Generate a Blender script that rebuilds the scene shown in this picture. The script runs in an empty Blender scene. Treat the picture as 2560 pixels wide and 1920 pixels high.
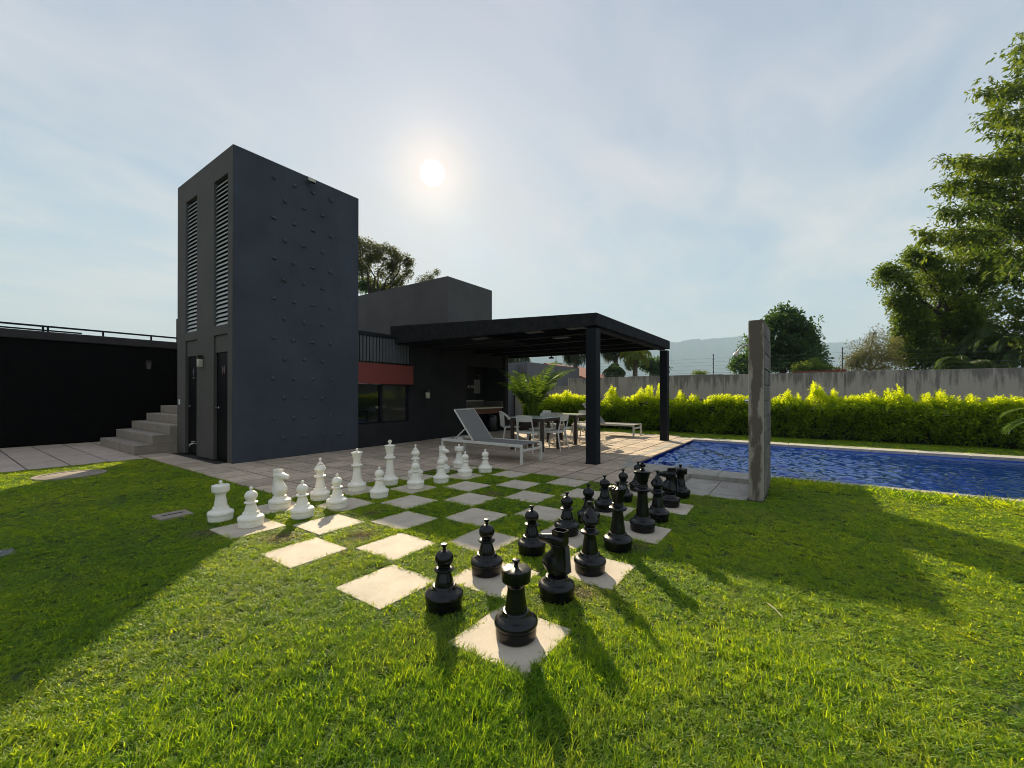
import bpy, bmesh, math, random
import numpy as np
from mathutils import Vector, Matrix, Euler

random.seed(7)
rng = np.random.default_rng(7)
R = math.radians
PI = math.pi
scn = bpy.context.scene
col = scn.collection

# ------------------------------------------------------------------ camera
CAM = Vector((-1.503, -0.986, 1.2369))
YAW, PITCH, ROLL = R(54.8376), R(0.1656), R(0.0304)
FPX, SHY = 1041.38, 22.0                 # focal length and vertical shift, pixels of a 2560 px frame
cam_d = bpy.data.cameras.new('camera')
cam = bpy.data.objects.new('camera', cam_d)
col.objects.link(cam)
cam_d.sensor_width = 36.0
cam_d.lens = FPX / 2560 * 36.0
cam_d.shift_y = SHY / 2560
cam_d.clip_start = 0.05
cam_d.clip_end = 30000
fwd = Vector((math.sin(YAW) * math.cos(PITCH), math.cos(YAW) * math.cos(PITCH), math.sin(PITCH)))
rgt = Vector((math.cos(YAW), -math.sin(YAW), 0))
upv = rgt.cross(fwd)
r2 = rgt * math.cos(ROLL) + upv * math.sin(ROLL)
u2 = -rgt * math.sin(ROLL) + upv * math.cos(ROLL)
cam.matrix_world = Matrix(((r2.x, u2.x, -fwd.x, CAM.x), (r2.y, u2.y, -fwd.y, CAM.y), (r2.z, u2.z, -fwd.z, CAM.z), (0, 0, 0, 1)))
scn.camera = cam
K = 2560 / 2212


def ray(x, y):
    return r2 * ((x * K - 1280) / FPX) - u2 * ((y * K - 960 - SHY) / FPX) + fwd


def at(x, y, depth):
    """place of a far thing seen in direction (x, y) at a real distance"""
    return CAM + ray(x, y) * depth


def onx(x, y, X):
    d = ray(x, y)
    return CAM + d * ((X - CAM.x) / d.x)


# ------------------------------------------------------------------ world, sun, exposure
SUN_EL, SUN_AZ = R(27.54), R(43.98)       # azimuth clockwise from +Y
sdir = Vector((math.sin(SUN_AZ) * math.cos(SUN_EL), math.cos(SUN_AZ) * math.cos(SUN_EL), math.sin(SUN_EL)))
w = bpy.data.worlds.new('World')
scn.world = w
w.use_nodes = True
nt = w.node_tree
nt.nodes.clear()


def N(t, tree=None, **kw):
    n = (tree or nt).nodes.new(t)
    for k, v in kw.items():
        setattr(n, k, v)
    return n


def wire(a, b, tree=None):
    (tree or nt).links.new(a, b)


def vmath(op, tree=None, **kw):
    return N('ShaderNodeVectorMath', tree, operation=op)


def smath(op, a=None, b=None, tree=None, clamp=False):
    n = N('ShaderNodeMath', tree, operation=op)
    n.use_clamp = clamp
    for i, v in enumerate((a, b)):
        if v is None:
            continue
        if isinstance(v, (int, float)):
            n.inputs[i].default_value = v
        else:
            wire(v, n.inputs[i], tree)
    return n.outputs[0]


def mixc(fac, a, b, tree=None, blend='MIX'):
    n = N('ShaderNodeMix', tree, data_type='RGBA', blend_type=blend)
    for s, v in ((0, fac), (6, a), (7, b)):
        if isinstance(v, (int, float)):
            n.inputs[s].default_value = v
        elif isinstance(v, tuple):
            n.inputs[s].default_value = (*v, 1) if len(v) == 3 else v
        else:
            wire(v, n.inputs[s], tree)
    return n.outputs[2]


def ramp(fac, stops, tree=None, interp='LINEAR'):
    n = N('ShaderNodeValToRGB', tree)
    n.color_ramp.interpolation = interp
    el = n.color_ramp.elements
    while len(el) > len(stops):
        el.remove(el[-1])
    while len(el) < len(stops):
        el.new(0.5)
    for e, (p, c) in zip(el, stops):
        e.position = p
        e.color = (c, c, c, 1) if isinstance(c, (int, float)) else (*c, 1)
    wire(fac, n.inputs[0], tree)
    return n.outputs[0]


sky = N('ShaderNodeTexSky')
sky.sky_type = 'NISHITA'
sky.sun_disc = False
sky.sun_elevation = SUN_EL
sky.sun_rotation = SUN_AZ
sky.altitude = 600
sky.air_density = 1.0
sky.dust_density = 2.0
sky.ozone_density = 1.0
tc = N('ShaderNodeTexCoord')
dirv = vmath('NORMALIZE')
wire(tc.outputs['Generated'], dirv.inputs[0])
sep = N('ShaderNodeSeparateXYZ')
wire(dirv.outputs[0], sep.inputs[0])
elev = sep.outputs[2]
dt = vmath('DOT_PRODUCT')
wire(dirv.outputs[0], dt.inputs[0])
dt.inputs[1].default_value = sdir
cosang = smath('MAXIMUM', dt.outputs['Value'], 0.0)
# thin cloud veil: a flat layer seen in perspective
den = smath('ADD', smath('MAXIMUM', elev, 0.0), 0.16)
px_ = smath('DIVIDE', sep.outputs[0], den)
py_ = smath('DIVIDE', sep.outputs[1], den)
cmb = N('ShaderNodeCombineXYZ')
wire(px_, cmb.inputs[0]); wire(py_, cmb.inputs[1])
mp = N('ShaderNodeMapping')
mp.inputs['Rotation'].default_value = (0, 0, R(35))
mp.inputs['Scale'].default_value = (0.75, 1.25, 1)
wire(cmb.outputs[0], mp.inputs[0])
n1 = N('ShaderNodeTexNoise'); n1.inputs['Scale'].default_value = 0.85; n1.inputs['Detail'].default_value = 8; n1.inputs['Roughness'].default_value = 0.52; n1.inputs['Distortion'].default_value = 0.7
wire(mp.outputs[0], n1.inputs['Vector'])
n2 = N('ShaderNodeTexNoise'); n2.inputs['Scale'].default_value = 2.9; n2.inputs['Detail'].default_value = 7; n2.inputs['Roughness'].default_value = 0.6; n2.inputs['Distortion'].default_value = 1.2
wire(mp.outputs[0], n2.inputs['Vector'])
cl = smath('ADD', smath('MULTIPLY', n1.outputs[0], 0.72), smath('MULTIPLY', n2.outputs[0], 0.28))
cloud = ramp(cl, [(0.38, 0.0), (0.48, 0.42), (0.60, 1.0)])
horizon = ramp(elev, [(0.0, 1.0), (0.12, 0.62), (0.35, 0.12), (0.7, 0.0)])
skycol = mixc(0.12, (0, 0, 0), sky.outputs[0])
SKYS = 0.10
skyb = vmath('SCALE'); wire(sky.outputs[0], skyb.inputs[0]); skyb.inputs['Scale'].default_value = SKYS
# hazy tropical air: the blue is pale, greyer to the top
veilc = ramp(elev, [(0.0, (0.60, 0.72, 0.80)), (0.2, (0.44, 0.62, 0.77)), (0.45, (0.43, 0.54, 0.68)), (0.8, (0.40, 0.45, 0.57))])
base = mixc(0.80, skyb.outputs[0], veilc)
cloudc = ramp(elev, [(0.0, (0.92, 0.86, 0.78)), (0.25, (0.88, 0.84, 0.80)), (0.6, (0.65, 0.66, 0.75)), (1.0, (0.52, 0.55, 0.67))])
fac = smath('MULTIPLY', cloud, 0.92)
c2 = mixc(fac, base, cloudc)
c3 = mixc(smath('MULTIPLY', horizon, 0.40), c2, (0.86, 0.83, 0.77))
# brightening of the veil round the sun
g1 = smath('POWER', cosang, 9.0)
g2 = smath('POWER', cosang, 90.0)
g3 = smath('POWER', cosang, 330.0)
gl = smath('ADD', smath('MULTIPLY', g1, 0.015), smath('ADD', smath('MULTIPLY', g2, 0.02), smath('MULTIPLY', g3, 0.40)))
glc = vmath('SCALE'); glc.inputs[0].default_value = (1.0, 0.66, 0.30); wire(gl, glc.inputs['Scale'])
c4 = vmath('ADD'); wire(c3, c4.inputs[0]); wire(glc.outputs[0], c4.inputs[1])
disc = N('ShaderNodeMapRange'); disc.inputs['From Min'].default_value = math.cos(R(1.48)); disc.inputs['From Max'].default_value = math.cos(R(1.34))
disc.inputs['To Min'].default_value = 0; disc.inputs['To Max'].default_value = 4.0
wire(cosang, disc.inputs['Value'])
dsc = vmath('SCALE'); dsc.inputs[0].default_value = (1, 1, 0.98); wire(disc.outputs[0], dsc.inputs['Scale'])
c5 = vmath('ADD'); wire(c4.outputs[0], c5.inputs[0]); wire(dsc.outputs[0], c5.inputs[1])
bg = N('ShaderNodeBackground'); bg.inputs[1].default_value = 0.49
wire(c5.outputs[0], bg.inputs[0])
wo = N('ShaderNodeOutputWorld')
wire(bg.outputs[0], wo.inputs[0])

sun_d = bpy.data.lights.new('sun', 'SUN')
sun_d.energy = 5.0
sun_d.angle = R(0.7)
sun_d.color = (1.0, 0.84, 0.58)
sun = bpy.data.objects.new('sun', sun_d)
col.objects.link(sun)
sun.rotation_euler = (-sdir).to_track_quat('-Z', 'Y').to_euler()
sun.location = (0, 0, 30)

scn.view_settings.view_transform = 'Standard'
scn.view_settings.look = 'None'
scn.view_settings.exposure = 1.08
scn.view_settings.gamma = 1.0
scn.view_settings.use_curve_mapping = False
scn.cycles.max_bounces = 8
scn.cycles.transparent_max_bounces = 12
scn.cycles.caustics_reflective = False
scn.cycles.caustics_refractive = False
scn.cycles.sample_clamp_indirect = 2.0
scn.cycles.sample_clamp_direct = 8
scn.cycles.volume_bounces = 0
scn.cycles.use_denoising = True
scn.cycles.denoising_input_passes = 'RGB_ALBEDO_NORMAL'
scn.cycles.denoising_prefilter = 'ACCURATE'
scn.cycles.use_adaptive_sampling = False
scn.cycles.filter_width = 1.0

# ------------------------------------------------------------------ helpers


class MB:
    """collects verts and faces"""

    def __init__(s):
        s.v, s.f = [], []

    def add(s, vs, fs):
        o = len(s.v)
        s.v.extend([tuple(p) for p in vs])
        s.f.extend([tuple(i + o for i in f) for f in fs])
        return s

    def box(s, x0, x1, y0, y1, z0, z1):
        return s.add([(x0, y0, z0), (x1, y0, z0), (x1, y1, z0), (x0, y1, z0), (x0, y0, z1), (x1, y0, z1), (x1, y1, z1), (x0, y1, z1)],
                     [(0, 3, 2, 1), (4, 5, 6, 7), (0, 1, 5, 4), (1, 2, 6, 5), (2, 3, 7, 6), (3, 0, 4, 7)])

    def bar(s, a, b, wd, ht, up=(0, 0, 1)):
        a, b = Vector(a), Vector(b)
        d = (b - a).normalized()
        u = Vector(up)
        if abs(d.dot(u)) > 0.99:
            u = Vector((0, 1, 0))
        r = d.cross(u).normalized()
        u = r.cross(d).normalized()
        vs = []
        for p in (a, b):
            for i, j in ((-1, -1), (1, -1), (1, 1), (-1, 1)):
                vs.append(p + r * (i * wd / 2) + u * (j * ht / 2))
        return s.add(vs, [(3, 2, 1, 0), (4, 5, 6, 7), (0, 1, 5, 4), (1, 2, 6, 5), (2, 3, 7, 6), (3, 0, 4, 7)])

    def tube(s, pts, rad, n=8):
        pts = [Vector(p) for p in pts]
        rad = rad if hasattr(rad, '__len__') else [rad] * len(pts)
        vs, fs = [], []
        ref = None
        for i, p in enumerate(pts):
            d = (pts[min(i + 1, len(pts) - 1)] - pts[max(i - 1, 0)]).normalized()
            if ref is None:
                ref = Vector((0, 0, 1)) if abs(d.z) < 0.9 else Vector((1, 0, 0))
            a = d.cross(ref)
            a = a.normalized() if a.length > 1e-6 else Vector((1, 0, 0))
            b = d.cross(a).normalized()
            ref = -b if False else a.cross(d)
            for k in range(n):
                t = 2 * PI * k / n
                vs.append(p + (a * math.cos(t) + b * math.sin(t)) * rad[i])
        m = len(pts)
        for i in range(m - 1):
            for k in range(n):
                fs.append((i * n + k, i * n + (k + 1) % n, (i + 1) * n + (k + 1) % n, (i + 1) * n + k))
        fs.append(tuple(range(n)))
        fs.append(tuple(range((m - 1) * n, m * n))[::-1])
        return s.add(vs, fs)

    def lathe(s, prof, n=40, fn=None, c=(0, 0, 0)):
        vs, fs = [], []
        m = len(prof)
        for r, z in prof:
            for k in range(n):
                t = 2 * PI * k / n
                x, y, zz = r * math.cos(t), r * math.sin(t), z
                if fn:
                    x, y, zz = fn(x, y, zz, t)
                vs.append((x + c[0], y + c[1], zz + c[2]))
        for i in range(m - 1):
            for k in range(n):
                fs.append((i * n + k, i * n + (k + 1) % n, (i + 1) * n + (k + 1) % n, (i + 1) * n + k))
        fs.append(tuple(range(n))[::-1])
        fs.append(tuple(range((m - 1) * n, m * n)))
        return s.add(vs, fs)

    def prism(s, poly, a, b, axis=1):
        """poly: list of 2D points, extruded along an axis from a to b"""
        n = len(poly)
        vs = []
        for t in (a, b):
            for p, q in poly:
                vs.append((p, t, q) if axis == 1 else (t, p, q) if axis == 0 else (p, q, t))
        fs = [tuple(range(n)), tuple(range(n, 2 * n))[::-1]]
        for i in range(n):
            j = (i + 1) % n
            fs.append((j, i, n + i, n + j))
        return s.add(vs, fs)

    def mesh(s, name, mat=None, smooth=False, bevel=0, segs=2, fix=True, angle=35):
        me = bpy.data.meshes.new(name)
        me.from_pydata(s.v, [], s.f)
        if fix or bevel:
            bm = bmesh.new()
            bm.from_mesh(me)
            bmesh.ops.recalc_face_normals(bm, faces=bm.faces[:])
            if bevel:
                bmesh.ops.bevel(bm, geom=[e for e in bm.edges if e.calc_face_angle(0) > R(28)], offset=bevel, segments=segs, affect='EDGES', profile=0.6, clamp_overlap=True)
            bm.to_mesh(me)
            bm.free()
        if mat:
            for m_ in (mat if isinstance(mat, list) else [mat]):
                me.materials.append(m_)
        if smooth:
            me.shade_smooth()
            me.set_sharp_from_angle(angle=R(angle))
        me.update()
        return me


def link(name, me, parent=None, loc=None, rot=None):
    o = bpy.data.objects.new(name, me)
    col.objects.link(o)
    if parent:
        o.parent = parent
    if loc is not None:
        o.location = loc
    if rot is not None:
        o.rotation_euler = rot
    return o


def tag(o, label=None, cat=None, group=None, kind=None):
    if label:
        o['label'] = label
    if cat:
        o['category'] = cat
    if group:
        o['group'] = group
    if kind:
        o['kind'] = kind
    return o


def thing(name, label, cat, loc=(0, 0, 0), rz=0, group=None):
    o = bpy.data.objects.new(name, None)
    o.empty_display_size = 0.1
    col.objects.link(o)
    o.location = loc
    o.rotation_euler = (0, 0, rz)
    return tag(o, label, cat, group)


def dup(root, loc, rz=0, label=None):
    r = root.copy(); col.objects.link(r); r.location = loc; r.rotation_euler = (0, 0, rz)
    if label:
        r['label'] = label
    for ch in list(root.children):
        c = ch.copy(); col.objects.link(c); c.parent = r
        for g in ch.children:
            d = g.copy(); col.objects.link(d); d.parent = c
    return r


# ------------------------------------------------------------------ materials
def newmat(name):
    m = bpy.data.materials.new(name)
    m.use_nodes = True
    t = m.node_tree
    return m, t, t.nodes['Principled BSDF'], t.nodes['Material Output']


def mat(name, c, rough=0.6, metal=0.0, var=0.0, vscale=6.0, bump=0.0, bscale=60.0, spec=0.5, rnd=0.0, c2=None, stretch=None, coord='Object', coat=0):
    """principled with noise variation, fine relief and per-object variation"""
    m, t, p, out = newmat(name)
    p.inputs['Roughness'].default_value = rough
    p.inputs['Metallic'].default_value = metal
    p.inputs['Specular IOR Level'].default_value = spec
    if coat:
        p.inputs['Coat Weight'].default_value = coat
        p.inputs['Coat Roughness'].default_value = 0.15
    tcn = N('ShaderNodeTexCoord', t)
    vec = tcn.outputs[coord]
    if stretch:
        mpn = N('ShaderNodeMapping', t); mpn.inputs['Scale'].default_value = stretch
        wire(vec, mpn.inputs[0], t); vec = mpn.outputs[0]
    cc = None
    if var or c2:
        nn = N('ShaderNodeTexNoise', t); nn.inputs['Scale'].default_value = vscale; nn.inputs['Detail'].default_value = 6; nn.inputs['Roughness'].default_value = 0.6
        wire(vec, nn.inputs['Vector'], t)
        f = ramp(nn.outputs[0], [(0.32, 0.0), (0.68, 1.0)], t)
        lo = tuple(x * (1 - var) for x in c); hi = c2 if c2 else tuple(min(1, x * (1 + var)) for x in c)
        cc = mixc(f, lo, hi, t)
    if rnd:
        oi = N('ShaderNodeObjectInfo', t)
        hs = N('ShaderNodeHueSaturation', t)
        wire(smath('ADD', smath('MULTIPLY', oi.outputs['Random'], 2 * rnd, t), 1 - rnd, t), hs.inputs['Value'], t)
        wire(smath('ADD', smath('MULTIPLY', oi.outputs['Random'], -0.02, t), 0.51, t), hs.inputs['Hue'], t)
        if cc is None:
            hs.inputs['Color'].default_value = (*c, 1)
        else:
            wire(cc, hs.inputs['Color'], t)
        cc = hs.outputs[0]
    if cc is None:
        p.inputs['Base Color'].default_value = (*c, 1)
    else:
        wire(cc, p.inputs['Base Color'], t)
    if bump:
        nb = N('ShaderNodeTexNoise', t); nb.inputs['Scale'].default_value = bscale; nb.inputs['Detail'].default_value = 5
        wire(vec, nb.inputs['Vector'], t)
        b = N('ShaderNodeBump', t); b.inputs['Strength'].default_value = bump; b.inputs['Distance'].default_value = 0.01
        wire(nb.outputs[0], b.inputs['Height'], t); wire(b.outputs[0], p.inputs['Normal'], t)
    return m


def leafmat(name, c, trans, c_dry=None, rough=0.45, spec=0.35, tw=0.5, var=0.35, hv=0.03):
    """thin leaf: diffuse + translucent + sheen, colour varies by clump (attribute tint) and by object"""
    m, t, p, out = newmat(name)
    at_ = N('ShaderNodeAttribute', t); at_.attribute_type = 'INSTANCER'; at_.attribute_name = 'tint'
    at2 = N('ShaderNodeAttribute', t); at2.attribute_type = 'INSTANCER'; at2.attribute_name = 'dry'
    at3 = N('ShaderNodeAttribute', t); at3.attribute_type = 'GEOMETRY'; at3.attribute_name = 'lv'
    def tinted(cl_, dry):
        hs = N('ShaderNodeHueSaturation', t)
        hs.inputs['Color'].default_value = (*cl_, 1)
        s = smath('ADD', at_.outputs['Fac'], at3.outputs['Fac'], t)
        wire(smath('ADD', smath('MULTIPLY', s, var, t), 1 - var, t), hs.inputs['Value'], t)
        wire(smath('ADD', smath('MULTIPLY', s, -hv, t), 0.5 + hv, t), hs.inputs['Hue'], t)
        return mixc(at2.outputs['Fac'], hs.outputs[0], dry, t) if dry else hs.outputs[0]
    dry1 = c_dry
    dry2 = tuple(x * 0.8 for x in c_dry) if c_dry else None
    wire(tinted(c, dry1), p.inputs['Base Color'], t)
    p.inputs['Roughness'].default_value = rough
    p.inputs['Specular IOR Level'].default_value = spec
    tr = N('ShaderNodeBsdfTranslucent', t)
    wire(tinted(trans, dry2), tr.inputs[0], t)
    mx = N('ShaderNodeMixShader', t); mx.inputs[0].default_value = tw
    wire(p.outputs[0], mx.inputs[1], t); wire(tr.outputs[0], mx.inputs[2], t); wire(mx.outputs[0], out.inputs[0], t)
    return m


M = {}
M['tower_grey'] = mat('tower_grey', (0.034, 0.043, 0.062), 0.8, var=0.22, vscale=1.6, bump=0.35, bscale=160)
def streak(mt, amount=.5, c=(0.10, 0.10, 0.105)):
    t = mt.node_tree; p = t.nodes['Principled BSDF']
    l = [k for k in t.links if k.to_socket == p.inputs['Base Color']][0].from_socket
    tcn = N('ShaderNodeTexCoord', t)
    mpn = N('ShaderNodeMapping', t); mpn.inputs['Scale'].default_value = (7, 7, .45); wire(tcn.outputs['Object'], mpn.inputs[0], t)
    n_ = N('ShaderNodeTexNoise', t); n_.inputs['Scale'].default_value = 1.0; n_.inputs['Detail'].default_value = 8; n_.inputs['Roughness'].default_value = .7; wire(mpn.outputs[0], n_.inputs['Vector'], t)
    m2 = N('ShaderNodeTexNoise', t); m2.inputs['Scale'].default_value = .9; m2.inputs['Detail'].default_value = 5; wire(tcn.outputs['Object'], m2.inputs['Vector'], t)
    f = smath('MULTIPLY', ramp(n_.outputs[0], [(.48, 0.0), (.75, 1.0)], t), ramp(m2.outputs[0], [(.4, 0.1), (.65, 1.0)], t), t)
    m3 = N('ShaderNodeTexNoise', t); m3.inputs['Scale'].default_value = 160; m3.inputs['Detail'].default_value = 3; wire(tcn.outputs['Object'], m3.inputs['Vector'], t)
    g_ = mixc(smath('MULTIPLY', m3.outputs[0], .22, t), l, c, t)
    wire(mixc(smath('MULTIPLY', f, amount, t), g_, c, t), p.inputs['Base Color'], t)
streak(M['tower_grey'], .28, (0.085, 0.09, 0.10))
M['warm_grey'] = mat('warm_grey', (0.072, 0.065, 0.058), 0.85, var=0.15, vscale=1.3, bump=0.4, bscale=140)
streak(M['warm_grey'], .35, (0.12, 0.112, 0.10))
M['dark_wall'] = mat('dark_wall', (0.026, 0.027, 0.029), 0.9, spec=0.12, var=0.2, vscale=2, bump=0.4, bscale=120)
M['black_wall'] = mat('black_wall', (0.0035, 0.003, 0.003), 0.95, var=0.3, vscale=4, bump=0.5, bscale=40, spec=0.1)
M['parapet'] = mat('parapet', (0.035, 0.030, 0.033), 0.85, var=0.3, vscale=2, bump=0.4, bscale=80)
M['steel_black'] = mat('steel_black', (0.008, 0.010, 0.014), 0.6, spec=0.14, var=0.2, vscale=5, bump=0.1, bscale=200)
M['fascia'] = mat('fascia', (0.014, 0.015, 0.018), 0.75, spec=0.12, var=0.35, vscale=7, bump=0.25, bscale=90, c2=(0.024, 0.024, 0.026))
M['ceiling'] = mat('ceiling', (0.007, 0.008, 0.011), 0.9, spec=0.1, var=0.2, vscale=3)
M['door_black'] = mat('door_black', (0.002, 0.002, 0.003), 0.5, var=0.1, spec=.15)
M['void'] = mat('void', (0.004, 0.004, 0.004), 0.9)
M['slat'] = mat('slat', (0.48, 0.49, 0.48), 0.5, var=0.12, vscale=9, bump=0.1)
M['batten'] = mat('batten', (0.085, 0.09, 0.10), 0.55, var=0.1, vscale=9)
M['red_panel'] = mat('red_panel', (0.19, 0.034, 0.028), 0.6, var=0.12, vscale=2.5, bump=0.15, bscale=150)
M['hold'] = mat('hold', (0.058, 0.066, 0.082), 0.7, var=0.3, vscale=30, bump=0.5, bscale=70)
M['concrete'] = mat('concrete', (0.28, 0.235, 0.19), 0.85, var=0.14, vscale=5, bump=0.5, bscale=120)
M['chrome'] = mat('chrome', (0.6, 0.6, 0.6), 0.25, metal=1.0)
M['white_plastic'] = mat('white_plastic', (0.62, 0.62, 0.60), 0.45, var=0.04)
M['lamp_glass'] = mat('lamp_glass', (0.55, 0.52, 0.42), 0.3, var=0.25, vscale=60)
M['bronze'] = mat('bronze', (0.05, 0.04, 0.03), 0.4, metal=0.6)
M['table_glass'] = mat('table_glass', (0.60, 0.66, 0.68), 0.16, spec=0.6)
M['frame_white'] = mat('frame_white', (0.58, 0.57, 0.52), 0.4, var=0.08, vscale=8)
M['chair_white'] = mat('chair_white', (0.62, 0.61, 0.56), 0.4, var=0.05, vscale=8)
M['chess_white'] = mat('chess_white', (0.84, 0.79, 0.68), 0.5, var=0.05, vscale=14, bump=0.12, bscale=220, c2=(0.88, 0.84, 0.75))
M['soil'] = mat('soil', (0.10, 0.072, 0.045), 0.95, var=0.4, vscale=14, bump=0.8, bscale=60)
M['bark'] = mat('bark', (0.10, 0.075, 0.055), 0.9, var=0.35, vscale=9, bump=0.8, bscale=30)
M['dark_bark'] = mat('dark_bark', (0.05, 0.04, 0.035), 0.9, var=0.35, vscale=9, bump=0.8, bscale=30)
M['coping'] = mat('coping', (0.36, 0.34, 0.30), 0.8, var=0.22, vscale=7, bump=0.5, bscale=110)
M['far_coping'] = mat('far_coping', (0.42, 0.40, 0.35), 0.75, var=0.18, vscale=7, bump=0.4, bscale=110)
M['pvc'] = mat('pvc', (0.30, 0.29, 0.27), 0.5)
M['brick_red'] = mat('brick_red', (0.22, 0.055, 0.035), 0.9, var=0.3, vscale=12, bump=0.5)
M['pole_blue'] = mat('pole_blue', (0.03, 0.03, 0.06), 0.5)
M['wire'] = mat('wire', (0.10, 0.11, 0.14), 0.5)
M['wood_red'] = mat('wood_red', (0.10, 0.035, 0.028), 0.55, var=0.25, vscale=3, stretch=(1, 1, 12))
M['stone_top'] = mat('stone_top', (0.48, 0.44, 0.36), 0.6, var=0.12, vscale=25)
M['stone_splash'] = mat('stone_splash', (0.13, 0.125, 0.105), 0.6, var=0.15, vscale=25)
M['bin'] = mat('bin', (0.008, 0.010, 0.014), 0.35)
M['planter_brown'] = mat('planter_brown', (0.045, 0.030, 0.024), 0.7, var=0.3, vscale=6, stretch=(1, 1, 8))
M['mountain'] = mat('mountain', (0.035, 0.06, 0.03), 0.95, var=0.4, vscale=0.004)
M['annex'] = mat('annex', (0.14, 0.14, 0.15), 0.85, var=0.1, vscale=1.5, bump=0.3)
M['umber'] = mat('umber', (0.06, 0.045, 0.04), 0.8)
M['wall_back'] = mat('wall_back', (0.06, 0.06, 0.062), 0.85, var=0.1, vscale=1.5)

# --- speckled travertine chess slabs and washed patio pavers
def slabmat(name, c, speck, rnd, streak=0.0, spk=(0.10, 0.095, 0.09), bump=0.3, stain=0.18, edge=0.0):
    m, t, p, out = newmat(name)
    tcn = N('ShaderNodeTexCoord', t)
    v = tcn.outputs['Object']
    oi = N('ShaderNodeObjectInfo', t)
    off = vmath('ADD', t); wire(v, off.inputs[0], t)
    cx = N('ShaderNodeCombineXYZ', t)
    wire(smath('MULTIPLY', oi.outputs['Random'], 37.0, t), cx.inputs[0], t); wire(smath('MULTIPLY', oi.outputs['Random'], 91.0, t), cx.inputs[1], t)
    wire(cx.outputs[0], off.inputs[1], t)
    v = off.outputs[0]
    na = N('ShaderNodeTexNoise', t); na.inputs['Scale'].default_value = 4.0; na.inputs['Detail'].default_value = 7; na.inputs['Roughness'].default_value = 0.65; na.inputs['Distortion'].default_value = 0.6
    wire(v, na.inputs['Vector'], t)
    f = ramp(na.outputs[0], [(0.3, 0.0), (0.7, 1.0)], t)
    cc = mixc(f, tuple(x * (1 - stain) for x in c), tuple(min(1, x * (1 + stain * 0.6)) for x in c), t)
    ns = N('ShaderNodeTexNoise', t); ns.inputs['Scale'].default_value = 190.0; ns.inputs['Detail'].default_value = 3
    wire(v, ns.inputs['Vector'], t)
    sp = ramp(ns.outputs[0], [(0.60 - speck * 0.12, 0.0), (0.66 - speck * 0.08, 0.75)], t)
    cc = mixc(smath('MULTIPLY', sp, speck, t), cc, spk, t)
    if streak:
        mpn = N('ShaderNodeMapping', t); mpn.inputs['Scale'].default_value = (2.0, 38.0, 1.0); wire(v, mpn.inputs[0], t)
        nk = N('ShaderNodeTexNoise', t); nk.inputs['Scale'].default_value = 1.0; nk.inputs['Detail'].default_value = 4; wire(mpn.outputs[0], nk.inputs['Vector'], t)
        st = ramp(nk.outputs[0], [(0.50, 0.0), (0.66, 1.0)], t)
        on = ramp(oi.outputs['Random'], [(0.42, 0.0), (0.55, 1.0)], t)
        cc = mixc(smath('MULTIPLY', smath('MULTIPLY', st, streak, t), on, t), cc, tuple(x * 0.35 for x in c), t)
    if edge:
        sq = N('ShaderNodeSeparateXYZ', t); wire(tcn.outputs['Object'], sq.inputs[0], t)
        ds = [smath('ABSOLUTE', smath('SUBTRACT', smath('FRACT', smath('MULTIPLY', sq.outputs[k], 2.0, t), None, t), 0.5, t), None, t) for k in (0, 1)]
        dm = smath('ADD', smath('MAXIMUM', ds[0], ds[1], t), smath('MULTIPLY', smath('SUBTRACT', na.outputs[0], 0.5, t), 0.06, t), t)
        cc = mixc(smath('MULTIPLY', ramp(dm, [(0.456, 0.0), (0.486, 1.0)], t), edge, t), cc, tuple(x * 0.30 for x in c), t)
    hs = N('ShaderNodeHueSaturation', t)
    wire(cc, hs.inputs['Color'], t)
    wire(smath('ADD', smath('MULTIPLY', oi.outputs['Random'], 2 * rnd, t), 1 - rnd, t), hs.inputs['Value'], t)
    wire(hs.outputs[0], p.inputs['Base Color'], t)
    p.inputs['Roughness'].default_value = 0.78
    nb = N('ShaderNodeTexNoise', t); nb.inputs['Scale'].default_value = 120; nb.inputs['Detail'].default_value = 6; wire(v, nb.inputs['Vector'], t)
    b = N('ShaderNodeBump', t); b.inputs['Strength'].default_value = bump; b.inputs['Distance'].default_value = 0.006
    wire(nb.outputs[0], b.inputs['Height'], t); wire(b.outputs[0], p.inputs['Normal'], t)
    return m


M['slab'] = slabmat('slab', (0.54, 0.465, 0.365), 0.32, 0.06, stain=0.20, bump=0.3, edge=.25)
M['paver'] = slabmat('paver', (0.57, 0.45, 0.33), 0.65, 0.22, streak=0.7, stain=.30, edge=.72)
M['path'] = slabmat('path', (0.50, 0.40, 0.33), 0.35, 0.10, streak=0.3, edge=.35)
M['tray'] = slabmat('tray', (0.42, 0.39, 0.345), 0.35, 0.05, streak=0.35, stain=0.3)

# --- glossy black chess plastic with dust on upward faces
m, t, p, out = newmat('chess_black')
geo = N('ShaderNodeNewGeometry', t)
sx = N('ShaderNodeSeparateXYZ', t); wire(geo.outputs['Normal'], sx.inputs[0], t)
nn = N('ShaderNodeTexNoise', t); nn.inputs['Scale'].default_value = 16; nn.inputs['Detail'].default_value = 7
tcn = N('ShaderNodeTexCoord', t); wire(tcn.outputs['Object'], nn.inputs['Vector'], t)
dust = smath('MULTIPLY', ramp(sx.outputs[2], [(0.35, 0.0), (1.0, 1.0)], t), ramp(nn.outputs[0], [(0.35, 0.1), (0.7, 1.0)], t), t)
wire(mixc(smath('MULTIPLY', dust, 0.20, t), (0.0025, 0.003, 0.0045), (0.07, 0.067, 0.064), t), p.inputs['Base Color'], t)
wire(smath('ADD', smath('MULTIPLY', dust, 0.22, t), smath('ADD', smath('MULTIPLY', nn.outputs[0], 0.16, t), 0.14, t), t), p.inputs['Roughness'], t)
p.inputs['Specular IOR Level'].default_value = 0.36
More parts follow.
